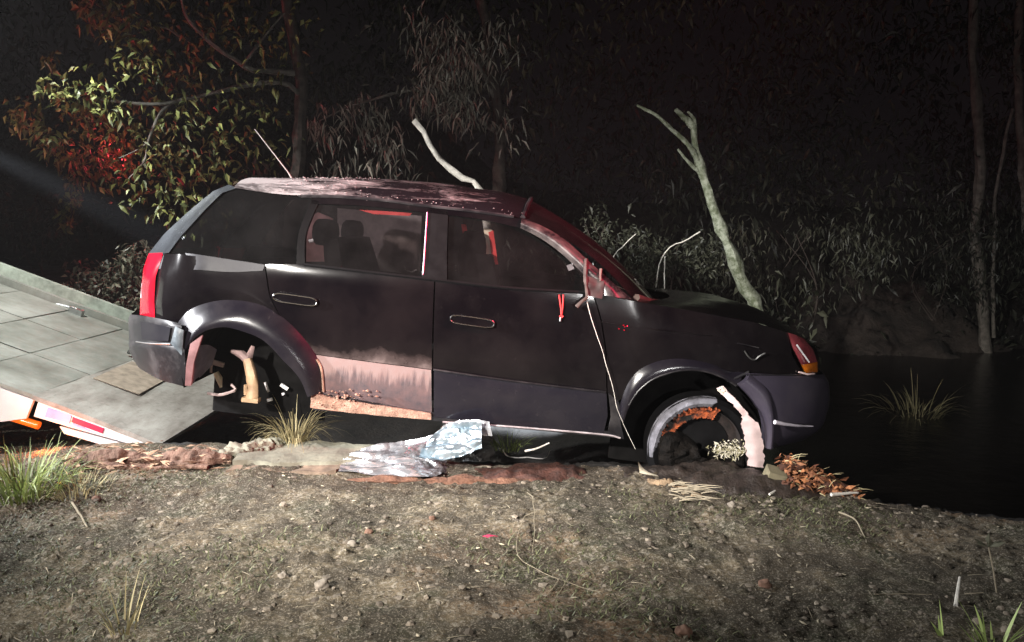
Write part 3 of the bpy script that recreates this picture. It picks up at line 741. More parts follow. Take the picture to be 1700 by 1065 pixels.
# inner face of the bumper end seen in the wheel arch
rows = coons([raw(*p) for p in ((309,640,.0),(330,628,.25),(352,606,.30))], [raw(*p) for p in ((322,575,.0),(345,572,.2),(360,580,.3))], [raw(309,640,0), raw(312,605,0), raw(322,575,0)], [raw(352,606,.3), raw(360,580,.3)], 10, 10)
part(panel(rows, .01), "arch_liner", simple('violet_grey_liner', (.13, .11, .15), .5), label="violet grey liner behind the rear bumper")
rows = coons([raw(*p) + Vector((0,-.01,0)) for p in ((307,640,-.02),(317,640,-.0))], [raw(*p) + Vector((0,-.01,0)) for p in ((316,570,-.03),(336,556,-.02))], [raw(307,640,-.02), raw(309,605,-.03), raw(316,570,-.03)], [raw(317,640,0), raw(322,600,-.01), raw(336,556,-.02)], 5, 12)
part(panel(rows, .02), "torn_flare_end", simple('red_reflection_pink', (.34, .20, .21), .5), label="torn end of the rear flare, pink with painted red light")  # pink colour paints red light reflected on the flare end
# handles
def handle(cx, cy, par):
    c = S(cx, cy); d = (S(cx + 36, cy + 5) - S(cx - 36, cy - 5)); L = d.length; d.normalize()
    u = d.cross(Vector((0, -1, 0))).normalized(); loop = []
    for k in range(37):
        a = 2 * math.pi * k / 36; ex = math.cos(a); ez = math.sin(a)
        loop.append(c + d * (L / 2) * (abs(ex) ** .35) * (1 if ex > 0 else -1) + u * .024 * (abs(ez) ** .8) * (1 if ez > 0 else -1) + Vector((0, -.022, 0)))
    mb = MB(); mb.tube(loop, .0042, 6, cap=False); h = part(mb, "door_handle", M['chrome'])
    mb = MB(); mb.grid([[c + d * (t_ * L / 2) + u * (s_ * .019) + Vector((0, -.014 - .008 * (1 - t_ * t_), 0)) for t_ in [-1 + i / 6 for i in range(13)]] for s_ in (-1, -.3, .3, 1)], True)
    part(mb, "handle_grip", M['paint'], h)
handle(491.5, 496, rdoor); handle(784.5, 532, fdoor)
# broken mirror mount and dangling bits
mb = MB(); mb.tube(resample([S(973,430,None,-.03), S(972,460,None,-.05), S(974,497,None,-.06)], 10), [.014,.013,.016,.012,.011,.013,.009,.010,.008,.006], 8, .7)
mm = part(mb, "mirror_mount", simple('muddy_brown_plastic', (.06, .038, .033), .8, 0, .5, 20), label="broken muddy mirror mount without its glass")
rows = coons(SS([(974,490),(1000,496)], -.05), SS([(976,458),(1003,466)], -.03), SS([(974,490),(976,458)], -.04), SS([(1000,496),(1003,466)], -.04), 8, 8)
for r_ in rows:
    for p in r_: p.y += .02 * noise.noise((p.x * 20, p.z * 20, 3))
part(panel(rows, .03), "mirror_shell", simple('dark_brown_plastic', (.028, .016, .015), .7, 0, .5, 20), mm)
mb = MB(); mb.tube([S(974,494,None,-.06), S(966,500,None,-.07), S(957,509,None,-.07)], [.012,.010,.013], 7, .4); part(mb, "mirror_stub", simple('stub_plastic', (.055, .036, .03)), mm)
mb = MB(); mb.tube([S(998,446,None,-.05), S(997,455,None,-.055), S(997,466,None,-.055)], [.008,.006,.006], 6, .3); part(mb, "mirror_stub", simple('stub_plastic', (.12, .07, .06)), mm)
mb = MB(); mb.box(S(947,443,None,.03), (.036, .006, .034), Matrix.Rotation(R(-28), 3, 'Y')); part(mb, "mirror_shard", M['lenswhite'])
# antenna
ap = raw(486, 298, HW - .3)
mb = MB(); mb.tube([ap, raw(478, 285, HW - .3), raw(423, 214, HW - .25)], [.006, .004, .003], 6); an = part(mb, "antenna", simple('antenna_grey', (.25, .22, .2), .5))
mb = MB(); mb.tube([ap - Vector((0,0,.012)), ap + Vector((0,0,.012))], [.02, .01], 8); part(mb, "antenna_base", M['plastic_dusty'], an)
# interior: far trim, headlining, seats, floor, dash, belt buckle, red-lit trim
mb = MB(); mb.box((-.1, 0, .44), (1.7, 1.5, .06)); part(mb, "floor_pan", M['underbody'])
mb = MB(); mb.box((1.3, .1, .72), (.9, .7, .35)); part(mb, "engine_block", M['underbody'])
mb = MB(); mb.box((-1.5, .1, .72), (.9, .7, .16)); part(mb, "boot_floor", M['underbody'])
rows = [[p - Vector((0, 0, .035)) for p in r_[2:-2]] for r_ in ROOFROWS[2:-2]]
mb = MB(); mb.grid(rows); part(mb, "headlining", M['trim'])
zb = beltz(-.3)
mb = MB(); mb.box((-.35, .80, zb - .28), (2.6, .03, .50)); part(mb, "door_card", M['seat'])
mb = MB(); mb.box((.80, 0, zb - .16), (.38, 1.5, .26)); part(mb, "dashboard", M['seat'])
mb = MB(); c0 = Vector((.52, -.38, zb - .04))
mb.tube([c0 + Vector((.08 * math.sin(a), .19 * math.cos(a), .17 * math.sin(a))) for a in [k * 6.2832 / 24 for k in range(25)]], .016, 8, cap=False); part(mb, "steering_wheel", M['seat'])
def seat(x, y, w, name, back=1):
    mb = MB(); mb.box((x, y, zb - .42), (.5, w, .16)); s_ = part(mb, name, M['seat'])
    rows = []
    for k in range(9):
        u = k / 8; z = zb - .38 + .55 * u; cx = x - .22 - .16 * u; th = .15 - .06 * u; ww = w * (1 - .15 * u ** 3)
        rows.append([Vector((cx + th / 2 * sx, y + ww / 2 * sy, z)) for sx, sy in ((1,-1),(1.15,-.5),(1.15,.5),(1,1),(-1,1),(-1,-1))])
    mb = MB(); mb.grid(rows, closed=True); o_ = len(mb.v); mb.f.append(tuple(range(o_-6, o_))); part(mb, "backrest", M['seat'], s_)
    return s_
def headrest(c, par, hw=.13, hh=.12, ht=.06):
    mb = MB(); rows = []
    for k in range(9):
        a = -math.pi / 2 + math.pi * k / 8; zz = hh * math.sin(a); rr = max(.02, abs(math.cos(a)) ** .45)
        rows.append([Vector((c[0] + ht * rr * math.cos(b), c[1] + hw * rr * (abs(math.sin(b)) ** .5) * (1 if math.sin(b) > 0 else -1), c[2] + zz)) for b in [j * 6.2832 / 16 for j in range(16)]])
    mb.grid(rows, closed=True); part(mb, "headrest", M['seat'], par)
for y in (-.38, .38):
    s_ = seat(.22, y, .50, "front_seat"); headrest((-.24, y, zb + .16), s_, .13, .15, .09)
rs = seat(-.72, 0, 1.30, "rear_bench")
for y in (-.42, .42): headrest((-1.16, y, zb + .20), rs, .12, .085, .075)
def inside(px, py, yy): return raw(px, py, yy)
mb = MB(); mb.tube([inside(513,400,.42), inside(527,397,.42), inside(545,392,.42)], .011, 8, .3); part(mb, "headrest_bar", M['white'], rs)
def slab(pts, ins, th, name, mat, par=None, label=None):
    a = [raw(px, py, ins) for px, py in pts]; b = [p + Vector((0, th, 0)) for p in a]; n = len(a); mb = MB()
    mb.add(a + b, [tuple(range(n)), tuple(range(2*n-1, n-1, -1))] + [(i, i + n, (i+1) % n + n, (i+1) % n) for i in range(n)])
    return part(mb, name, mat, par, label, smooth=False)
slab([(509,362),(528,352),(552,362),(556,434),(500,434),(505,396)], .62, .03, "rear_trim", simple('reddish_trim', (.20, .10, .10), .8))
slab([(560,345),(700,358),(697,456),(560,442)], 1.58, .03, "far_trim", M['trim'])
slab([(596,348),(618,349),(684,353),(680,358),(620,355)], .25, .02, "red_lit_handle", M['red'])  # red colour paints red light falling on the handle and inner roof
slab([(766,372),(774,372),(781,428),(773,429)], .55, .03, "red_lit_trim", M['red'])  # pillar trim, its red light put into the colour
slab([(803,378),(817,380),(827,439),(791,436),(783,400),(796,420),(806,428)], .55, .02, "pillar_trim", M['cream'])
slab([(811,385),(819,382),(827,439),(818,438)], .54, .008, "red_lit_trim_edge", M['red'])  # trim edge coloured red for the red light on it
mb = MB(); mb.tube([inside(671,440,.40), inside(674,449,.40), inside(684,452,.40), inside(692,448,.40)], .007, 6, .3); part(mb, "belt_buckle", M['chrome'])
# rear suspension hanging in the open arch
sc_ = [raw(*p) for p in ((392,586,.30),(410,582,.28),(418,572,.28))]
mb = MB(); mb.tube([raw(384,582,.30), raw(402,588,.28), raw(413,598,.26)], [.012, .03, .028], 8, .4); mb.tube([raw(420,574,.28), raw(414,590,.27), raw(410,600,.26)], [.012, .022, .03], 8, .4)
ax = part(mb, "strut_mount", simple('dusty_rose_metal', (.30, .20, .19), .7, 0, .4))
mb = MB(); mb.tube(resample([raw(411,596,.26), raw(418,620,.24), raw(420,645,.23), raw(417,662,.22)], 8), [.028,.03,.032,.033,.034,.03,.034,.04], 10, .2); part(mb, "strut", M['tan'], ax)
mb = MB(); mb.tube([raw(408,638,.22), raw(408,655,.22)], .012, 6); mb.box(raw(417,663,.22), (.10, .06, .025)); part(mb, "strut_foot", M['tan'], ax)
mb = MB(); mb.box(raw(362,603,.4), (.075, .02, .03), Matrix.Rotation(R(10), 3, 'Y')); mb.tube([raw(351,606,.4), raw(350,618,.4)], .008, 6); part(mb, "torn_bracket", M['pinkplastic'])
mb = MB(); mb.tube([raw(358,618,.36), raw(364,628,.36), raw(367,643,.36)], [.018, .02, .008], 8, .3); part(mb, "torn_bracket", M['cream'])
mb = MB(); mb.tube(resample([raw(345,652,.30), raw(365,655,.28), raw(384,650,.26), raw(392,646,.26), raw(384,638,.27)], 14, True), .009, 6, .4); part(mb, "bent_rod", M['pinkplastic'])
slab([(432,644),(440,640),(470,650),(462,656),(434,656)], .5, .01, "torn_liner", simple('olive_pale', (.3, .3, .2), .7))
for (a, b, r_) in (((466,638),(478,646),.012), ((440,634),(446,650),.009), ((444,664),(452,662),.012), ((469,652),(471,655),.01)):
    mb = MB(); mb.tube([raw(*a, .45), raw(*b, .45)], r_, 7, .3); part(mb, "liner_shred", M['white'])
# front wheel: no hub cover, tyre off its rim, rust
fw = Vector((raw(1163, 744, .12).x, -HW + .12, raw(1163, 744, .12).z))
def ring(rads, ys, n=64, a0=0., a1=6.2832, wob=0.):
    rows = []
    for k in range(n + 1):
        a = lerp(a0, a1, k / n); ra = 1 + wob * noise.noise((math.cos(a) * 2, math.sin(a) * 2, 5))
        rows.append([fw + Vector((-r_ * ra * math.cos(a), y_, r_ * ra * math.sin(a))) for r_, y_ in zip(rads, ys)])
    return rows
tyre_mat = paint('muddy_tyre_rubber', .55, .45, .55, (.25, .24, .27), (.012, .011, .011), .7, sc=2.0)
mb = MB(); mb.grid(ring([.245, .262, .292, .318, .322, .318, .29, .25], [.01, -.03, -.045, -.02, .06, .16, .19, .18], 64)); ty = part(mb, "front_wheel", M['rubber'])
mb = MB(); rows = ring([.262, .285, .312, .322], [-.036, -.052, -.036, 0], 90, R(-14), R(99), .03)
for k, r_ in enumerate(rows):
    fade = min(1, k / 14) * min(1, (90 - k) / 5); jag = .012 * noise.noise((k * .35, 2, 2)) + .006 * noise.noise((k * 1.3, 5, 2))
    d_ = (r_[0] - fw); d_.y = 0; d_.normalize(); r_[0] += d_ * (.03 * (1 - fade) + jag); r_[1] += d_ * (.015 * (1 - fade) + jag * .5)
mb.grid(rows); part(mb, "tyre_sidewall", paint('dusty_blue_grey_rubber', .62, .40, .60, (.24, .235, .27), (.006, .005, .005), .6, sc=5.5), ty, "dusty grey upper sidewall of the front tyre")
mb = MB(); mb.grid(ring([.245, .235, .215, .19, .182], [-.01, .03, .05, .055, .10], 64)); part(mb, "rim", M['rustdark'], ty)
mb = MB(); rows = ring([.262, .235, .21, .186], [-.0, .028, .046, .05], 110, R(14), R(106), .06)
for k, r_ in enumerate(rows):
    d_ = (r_[0] - fw); d_.y = 0; d_.normalize(); a_ = .022 * noise.noise((k * .22, 1, 3)) + .014 * noise.noise((k * .9, 7, 3)); r_[0] += d_ * a_; r_[-1] -= d_ * (.012 * noise.noise((k * .3, 9, 9)) + .008 * noise.noise((k * 1.1, 3, 9)))
for r_ in rows:
    for p in r_: p.y -= .05 + .012 * noise.noise((p.x * 40, p.y * 40, p.z * 40))
mb.grid(rows); part(mb, "brake_drum_rust", M['rust'], ty, "bright orange rust on the upper rim")
mb = MB(); mb.grid(ring([.185, .10, .045, .02], [.06, .075, .05, .05], 40)); part(mb, "hub", M['rubber'], ty)
mb = MB(); rows = []
for k in range(90):
    a = R(-200) + R(245) * k / 89; row = []
    for m_ in range(16):
        u = m_ / 15; e_ = .268 + .022 * noise.noise((k * .13, 1, 4)) ; r_ = .03 + (e_ - .03) * u
        q = fw + Vector((-r_ * math.cos(a), 0, r_ * math.sin(a)))
        row.append(q + Vector((0, -.03 + .075 * fbm(q * 9, 4) - .03 * (1 - u) + .12 * (1 - sstep(0, 9, k)) + .12 * sstep(80, 89, k), 0)))
    rows.append(row)
mb.grid(rows); part(mb, "caked_mud", simple('black_wheel_mud', (.0045, .0032, .0025), .85, 0, .8, 22, .9, .015, spec=.15), ty, "black mud packed into the front wheel")
mb = MB()
for i in range(240):
    q = raw(rnd.triangular(1168, 1242, 1212), rnd.triangular(728, 762, 748), .05); a = rnd.random() * 6.28
    mb.leaf(q, Vector((math.cos(a), rnd.uniform(-.6, 0), math.sin(a))), Vector((math.sin(a), rnd.uniform(-1, 1), -math.cos(a))), rnd.uniform(.010, .034), rnd.uniform(.005, .014))
o = part(mb, "wheel_weed_clump", clod('pale_torn_weeds', (.22, .2, .10), (.5, .46, .38)), ty, smooth=False); o["kind"] = "stuff"
# torn wing liner hanging in front of the wheel
lin = [[raw(*p) for p in r_] for r_ in (
  ((1190,645,.0),(1201,640,.0),(1207,652,.0)), ((1206,662,-.02),(1212,655,-.02),(1218,658,-.02)), ((1218,672,-.03),(1226,668,-.03),(1236,680,-.03)),
  ((1234,694,-.03),(1243,690,-.03),(1252,698,-.03)), ((1231,700,-.035),(1247,702,-.035),(1259,704,-.03)), ((1236,725,-.03),(1251,726,-.04),(1266,728,-.03)), ((1240,752,-.02),(1254,752,-.035),(1268,754,-.02)), ((1243,773,-.01),(1256,775,-.02),(1268,776,-.01)))]
cols = [resample([lin[k][c_] for k in range(len(lin))], 46, True) for c_ in range(3)]
lin = []
for k in range(46):
    a_, b_, c_ = (cols[m_][k] for m_ in range(3)); j1 = .014 * noise.noise((k * .5, 3, 1)) + .008 * noise.noise((k * 1.7, 3, 7)); j2 = .010 * noise.noise((k * .4, 8, 1)) + .007 * noise.noise((k * 1.5, 5, 7))
    lin.append([a_ + Vector((j1, 0, 0)), b_ + Vector((0, .02 * noise.noise((k * .2, 1, 1)), 0)), c_ + Vector((j2, 0, 0))])
mb = MB(); mb.grid([resample(r_, 5) for r_ in lin]); mb.grid([resample([p + Vector((0, .012, 0)) for p in r_], 5) for r_ in lin], True)
part(mb, "torn_wing_liner", M['pinkplastic'], label="pale torn strip of wing liner hanging by the front wheel")
mb = MB(); mb.tube([raw(*p) + Vector((0,-.012,0)) for p in ((1191,646,.0),(1199,652,0),(1203,648,0),(1197,642,0),(1191,646,0))], .006, 6); part(mb, "liner_clip", M['cream'])
# far side wheels carry the wreck
def far_wheel(x, z):
    mb = MB(); rows = []
    for k in range(33):
        a = k * 6.2832 / 32; rows.append([Vector((x + r_ * math.cos(a), y_, z + r_ * math.sin(a))) for r_, y_ in ((.2,.66),(.30,.66),(.33,.70),(.33,.84),(.30,.88),(.2,.88))])
    mb.grid(rows); f_ = part(mb, "far_wheel", M['rubber'])
    mb = MB(); rows = []
    for k in range(33):
        a = k * 6.2832 / 32; rows.append([Vector((x + r_ * math.cos(a), y_, z + r_ * math.sin(a))) for r_, y_ in ((.02,.72),(.2,.72),(.21,.67),(.21,.87),(.02,.85))])
    mb.grid(rows); part(mb, "rim", M['rustdark'], f_)
far_wheel(fw.x, fw.z); far_wheel(-1.42, fw.z + .05)

# ------------------------------------------------------------------ tilted bed of the recovery truck
SL = R(20.8); BX, BY, BZ = -2.26, 5.06, .0; BW = 2.42
bed = empty("truck_bed", (BX, BY, BZ), "tilted grey steel bed of a recovery truck sloping down to the ground behind the car", "truck bed", rot=(0, SL, 0))
# local: -x runs up the bed, y across, z normal to the deck
def bpart(mb, name, mat, parent=None, label=None, **k):
    o = mb.build(name, mat, parent or bed, **k)
    if label: o["label"] = label
    return o
tipl = .86; lens_x = [0, -tipl, -1.32, -1.80, -2.28, -2.76, -3.3, -3.9]; wid = [0, .70, 1.40, 2.10]
src = None
for i in range(1, len(lens_x) - 1):
    x0, x1 = lens_x[i+1], lens_x[i]
    for j in range(3):
        mb = MB(); cz = rnd.uniform(-.0035, .0035)
        mb.box(((x0+x1)/2, (wid[j]+wid[j+1])/2, -.012 + cz), (x1-x0-.012, wid[j+1]-wid[j]-.010, .024), Matrix.Rotation(rnd.uniform(-.004, .004), 3, 'X'))
        bpart(mb, "deck_plate", M['deck'], smooth=False)
rows = []
for i in range(20):
    u = i / 19
    rows.append([Vector((-tipl * (1 - u) - .006, lerp(.0, 2.1, j / 20) , .0 - .02 * u * u + .006 * noise.noise((u * 4, j * .4, 1)))) for j in range(21)])
mb = MB(); mb.grid(rows); mb.grid([[p - Vector((0, 0, .03)) for p in r_] for r_ in rows], True)
ed = rows[-1]; mb.grid([ed, [p - Vector((0, 0, .03)) for p in ed]], True); ed = [r_[0] for r_ in rows]; mb.grid([ed, [p - Vector((0, 0, .03)) for p in ed]])
bpart(mb, "deck_tip", M['decktip'])
mb = MB(); mb.box((-.66, .98, .006), (.34, .66, .006), Matrix.Rotation(.05, 3, 'Z')); bpart(mb, "brown_patch", simple('brown_patch_tone', (.30, .24, .185), .8), label="brown patch on the lower deck")  # thin flat patch, browner than the deck tip around it
# side rail beyond, with a channel
for (y, h, w_, nm, mt) in ((2.135, .035, .05, "deck_kerb", M['deck']), (2.215, -.01, .10, "deck_channel", M['rail']), (2.30, .10, .06, "deck_rail", M['rail'])):
    mb = MB(); mb.box((-2.3, y, h / 2), (3.9, w_ - .006, abs(h) + .05)); bpart(mb, nm, mt)
mb = MB(); mb.box((-1.72, 2.02, .025), (.12, .05, .05)); mb.tube([(-1.9, 2.0, .03), (-1.72, 2.02, .05)], .008, 6); bpart(mb, "lashing_ring", M['steel'])
mb = MB(); mb.tube(resample([(-.95, 1.42, .03), (-.82, 1.46, .035), (-.72, 1.40, .03)], 8), .016, 8, .2); bpart(mb, "chain_hook", M['steel'])
# near side board, under rails and stickers
mb = MB(); pts = [(-4.2, .0, -.03), (-.16, 0, -.03), (-.10, 0, -.10), (-.62, 0, -.165), (-.70, 0, -.11), (-.84, 0, -.10), (-.86, 0, -.20), (-1.02, 0, -.27), (-4.2, 0, -.27)]
# split into convex pieces
def prism(pts2, y0, y1, name, mat, parent=None, label=None):
    mb = MB(); n = len(pts2); a = [Vector((x, y0, z)) for x, z in pts2]; b = [Vector((x, y1, z)) for x, z in pts2]
    mb.add(a + b, [tuple(range(n)), tuple(range(2*n-1, n-1, -1))] + [(i, i+n, (i+1) % n+n, (i+1) % n) for i in range(n)])
    return bpart(mb, name, mat, parent, label, smooth=False)
sb = prism([(-4.2,-.034),(-1.02,-.034),(-.86,-.034),(-.87,-.17),(-1.03,-.255),(-1.3,-.262),(-4.2,-.262)], .012, .035, "side_board", M['white'])
sb2 = prism([(-.83,-.034),(-.05,-.034),(-.10,-.085),(-.60,-.125),(-.83,-.14)], .016, .035, "side_board", M['white'])
prism([(-.76,-.05),(-.60,-.045),(-.60,-.10),(-.76,-.115)], .011, .015, "side_sticker", M['bluepaint'], sb2, "lavender sticker on the white side board")
prism([(-.59,-.052),(-.38,-.052),(-.38,-.088),(-.59,-.088)], .011, .015, "side_sticker", M['redpaint'], sb2, "dark red sticker on the white side board")
prism([(-.58,-.092),(-.50,-.092),(-.42,-.102),(-.58,-.106)], .011, .015, "side_sticker", M['bluepaint'], sb2)
prism([(-.66,-.15),(-.10,-.098),(-.08,-.125),(-.30,-.165),(-.62,-.185)], .03, .06, "under_rail", M['white'])
mb = MB(); mb.box((-2.2, .3, -.16), (3.6, .12, .16)); bpart(mb, "bed_beam", M['underbody'])
mb = MB(); mb.box((-2.2, 1.9, -.16), (3.6, .12, .16)); bpart(mb, "bed_beam", M['underbody'])
mb = MB(); mb.tube([(-1.0, .06, -.215), (-.80, .06, -.205)], .026, 12); ml = bpart(mb, "marker_lamp", M['amberlit'], label="lit amber marker lamp under the side board")
dl = bpy.data.lights.new("amber_marker_light", 'POINT'); dl.energy = 5; dl.color = (1, .2, .02); dl.shadow_soft_size = .03
lo = bpy.data.objects.new("amber_marker_light", dl); C.objects.link(lo); lo.parent = bed; lo.location = (-.66, -.14, -.20)

# ------------------------------------------------------------------ foil blanket
bl = [ground_pt(562,788), ground_pt(640,793), ground_pt(740,788), ground_pt(822,757)]
for p in bl: p.z += .01
tp = [P(592,745,4.70), P(640,733,4.72), P(690,727,4.72), P(722,716,4.70), P(745,700,4.66), P(780,697,4.62), P(812,699,4.60)]
lf = [bl[0], P(572,770,4.55), tp[0]]; rt = [bl[-1], P(818,722,4.58), tp[-1]]
rows = coons(bl, tp, lf, rt, 120, 60, True)
def crumple(p, k=1.):
    q = p + Vector((noise.noise(p * 6), noise.noise(p * 6 + Vector((4, 0, 0))), 0)) * .05
    a = Vector((q.x * 3.2 + q.y * 2, q.y * 9, q.z * 9)); d1, _ = noise.voronoi(a); b = Vector((q.x * 8 - q.z * 4, q.y * 16, q.z * 20)) ; d2, _ = noise.voronoi(b + Vector((3, 1, 7))); d3, _ = noise.voronoi(p * 34)
    return ((d1[1] - d1[0]) * .045 + (d2[1] - d2[0]) * .018 + (d3[1] - d3[0]) * .003) * k
for j, r_ in enumerate(rows):
    for i, p in enumerate(r_):
        v_ = j / 59; e = math.sin(math.pi * min(1, v_ * 1.1)) * .03
        h = crumple(p); p.z += h * .9 + e * (1 if i < 84 else .4) - .015; p.y -= h * .7
        p.y -= .05 * math.sin(math.pi * v_) * sstep(.55, .9, i / 119)
mb = MB(); mb.grid(rows)
foil = mb.build("rescue_blanket", M['foil'], smooth=True, sharp=22); tag(foil, "crumpled shiny silver foil rescue blanket on the soil under the front door", "blanket")
rows = coons([P(690,768,4.52), P(740,766,4.50), P(800,748,4.50)], [P(722,722,4.64), P(750,708,4.62), P(800,706,4.57)], [P(690,768,4.52), P(722,722,4.64)], [P(800,748,4.5), P(800,706,4.57)], 50, 34)
for r_ in rows:
    for p in r_: h = crumple(p); p.z += h * 1.1 + .012; p.y -= h * .9 + .02
mb = MB(); mb.grid(rows); mb.build("blue_fold", M['film'], foil, sharp=22)["label"] = "bluish see-through fold of the foil"

# ------------------------------------------------------------------ logs, slabs and debris at the crest
def lump_log(pa, pb, r, sq, name, mat, label, cat, n=60, rough=.4, seed=0, taper=.6):
    mb = MB(); rows = []; L = (pb - pa).length; ax = (pb - pa).normalized(); side = ax.cross(Vector((0,0,1))).normalized(); up = side.cross(ax)
    for i in range(n):
        u = i / (n - 1); rr = r * (1 - taper * abs(2 * u - 1) ** 3); c = pa.lerp(pb, u); row = []
        for k in range(22):
            a = 2 * math.pi * k / 22
            q = c + side * math.cos(a) * rr + up * math.sin(a) * rr * sq
            row.append(q * 1 + (side * math.cos(a) + up * math.sin(a)) * rr * rough * (noise.noise(Vector((q.x * 5 + seed, q.y * 16, q.z * 16))) + .9 * noise.noise(Vector((q.x * 11, q.y * 48, q.z * 48))) + .35 * noise.noise(q * 40)))
        rows.append(row)
    mb.grid(rows, closed=True); mb.f.append(tuple(range(22))[::-1]); o_ = len(mb.v); mb.f.append(tuple(range(o_-22, o_)))
    return tag(mb.build(name, mat, sharp=30), label, cat)
def onground(px, py, dz=0.):
    p = ground_pt(px, py); p.z += dz; return p
lump_log(onground(125,772,.02), onground(262,770,.02), .07, .7, "split_log", M['bark'], "splintered pinkish log chunk below the amber lamp", "log", seed=1, rough=.55)
lump_log(onground(225,772,.02), onground(385,772,.02), .062, .7, "split_log", M['bark'], "rotten log end lying just below the tip of the truck bed", "log", seed=4, rough=.6)
lump_log(onground(110,778,.02), onground(345,780,.01), .035, .6, "bark_strip", M['bark'], "long dark red bark strip in front of the split logs", "bark", seed=9)
lump_log(onground(362,766,.03), onground(470,748,.05), .075, .6, "grey_log", M['slab'], "short grey weathered log between the truck bed and the foil", "log", seed=14, rough=.45)
# flat slab with real thickness
def flat_slab(pts, th, name, mat, label, cat, n1=30, n2=10):
    bl_, br_, tr2, tl_ = pts; rows = []
    for j in range(n2):
        v_ = j / (n2 - 1); a = bl_.lerp(tl_, v_); b = br_.lerp(tr2, v_); row = []
        for i in range(n1):
            u = i / (n1 - 1); p = a.lerp(b, u); k = .018 * fbm(p * 6, 3); row.append(p + Vector((.02 * noise.noise(p * 11), .03 * noise.noise(p * 7 + Vector((5, 0, 0))), th + k)))
        rows.append(row)
    mb = MB(); mb.grid(rows); ring_ = rows[0] + [r_[-1] for r_ in rows[1:]] + rows[-1][-2::-1] + [rows[j][0] for j in range(n2-2, 0, -1)]
    low = [p - Vector((0, 0, th + .05)) for p in ring_]; n = len(ring_); mb.add(ring_ + low, [(i, i+n, (i+1) % n+n, (i+1) % n) for i in range(n)])
    return tag(mb.build(name, mat, sharp=35), label, cat)
flat_slab([onground(385,775), onground(598,778), P(622,748,4.85), P(430,738,5.0)], .035, "grey_slab", M['slab'], "flat grey-green plank slab leading to the foil blanket", "plank")
flat_slab([onground(375,784), onground(560,786), onground(580,776), onground(400,772)], .012, "bark_strip", simple('tan_bark', (.17, .12, .085), .9, 0, .5, 18), "tan bark strip along the front edge of the grey slab", "bark", 26, 5)
lump_log(onground(575,797,.0), onground(900,796,-.01), .035, .55, "clay_ridge", simple('orange_clay', (.15, .072, .045), .95, 0, .6, 20, .9, .012), "ridge of orange clay pushed up in front of the foil", "clay ridge", n=50, seed=30, rough=.7, taper=.8)
lump_log(onground(1075,800,.01), onground(1165,826,.0), .045, .5, "clay_lump", simple('tan_clay', (.22, .15, .09), .95, 0, .5, 20, .9, .01), "long tan clod left of the front wheel", "clod", n=24, seed=36, rough=.7)
mb = MB()
for i in range(420):
    p = onground(rnd.triangular(85, 400, 190), rnd.triangular(742, 792, 770), rnd.uniform(0, .05)); a = rnd.gauss(0, .5); d = Vector((math.cos(a) * rnd.choice((-1, 1)), math.sin(a), rnd.uniform(-.2, .6)))
    L = .02 + .09 * rnd.random() ** 2; mb.leaf(p, d, Vector((-d.y, d.x, rnd.uniform(-1, 1))), L, L * rnd.uniform(.12, .4), .1)
o = mb.build("bark_chips", clod('splintered_bark_chips', (.10, .05, .03), (.36, .23, .15)), smooth=False); tag(o, "splintered bark chips strewn round the logs below the truck bed", None, kind='stuff')
# dark wet mud heap the front wheel stands in
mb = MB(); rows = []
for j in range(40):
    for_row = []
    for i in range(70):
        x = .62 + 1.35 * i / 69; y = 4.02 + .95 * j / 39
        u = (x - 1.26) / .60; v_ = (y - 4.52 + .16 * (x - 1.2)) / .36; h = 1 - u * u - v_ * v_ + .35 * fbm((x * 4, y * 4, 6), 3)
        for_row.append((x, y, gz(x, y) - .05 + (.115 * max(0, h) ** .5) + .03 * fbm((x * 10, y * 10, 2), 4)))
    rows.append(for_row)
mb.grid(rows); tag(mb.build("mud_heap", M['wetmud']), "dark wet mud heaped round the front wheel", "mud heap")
mb = MB(); rows = []
for j in range(24):
    rows.append([])
    for i in range(60):
        x = -.30 + .85 * i / 59; y = 4.28 + .62 * j / 23; u = (x - .12) / .40; v_ = (y - 4.60) / .24; h = 1 - u * u - v_ * v_ + .4 * fbm((x * 5, y * 5, 16), 3)
        rows[-1].append((x, y, gz(x, y) - .035 + .07 * max(0, h) ** .5 + .02 * fbm((x * 12, y * 12, 2), 4)))
mb.grid(rows); tag(mb.build("mud_patch", simple('dark_red_mud', (.055, .020, .013), .7, 0, .7, 16, .8, .012)), "dark reddish mud lying right of the foil blanket", "mud patch")
# dry leaf heap in front of the nose
mb = MB(); clump = empty("leaf_clump", P(1355, 826, 4.35), "clump of orange-brown dead leaves on the bank below the car nose", "leaf clump")
def pile_pt():
    u = rnd.random(); k = .5 + .5 * noise.noise((u * 9, 2, 2)); p = P(lerp(1298, 1420, u), 828, 4.35); p.y += rnd.uniform(-.07, .12); p.z = gz(p.x, p.y) + (.20 * (1 - .8 * u) * (.5 + k)) * rnd.random() ** .8
    return p - clump.location
for i in range(130): ico(mb, pile_pt() - Vector((0, -.03, .02)), rnd.uniform(.015, .04), .8)
mb.build("rotten_core", simple('dark_rotten_leaves', (.06, .022, .012), .95), clump, smooth=False)
mb = MB()
for i in range(900):
    a = rnd.random() * 6.28; d = Vector((math.cos(a), math.sin(a), rnd.uniform(-.6, .9))); L = .012 + .06 * rnd.random() ** 2
    mb.leaf(pile_pt(), d, Vector((-d.y, d.x, rnd.uniform(-1, 1))), L, L * rnd.uniform(.25, .7), rnd.uniform(0, .6))
o = mb.build("dead_leaves", M['leafbrown'], clump, smooth=False); o["kind"] = "stuff"
mb = MB()
for i in range(70):
    a = rnd.random() * 6.28; mb.blade(pile_pt(), Vector((math.cos(a), -.3, rnd.uniform(-.3, .9))), Vector((0, .4, 1)), rnd.uniform(.04, .12), .005, .7, 3)
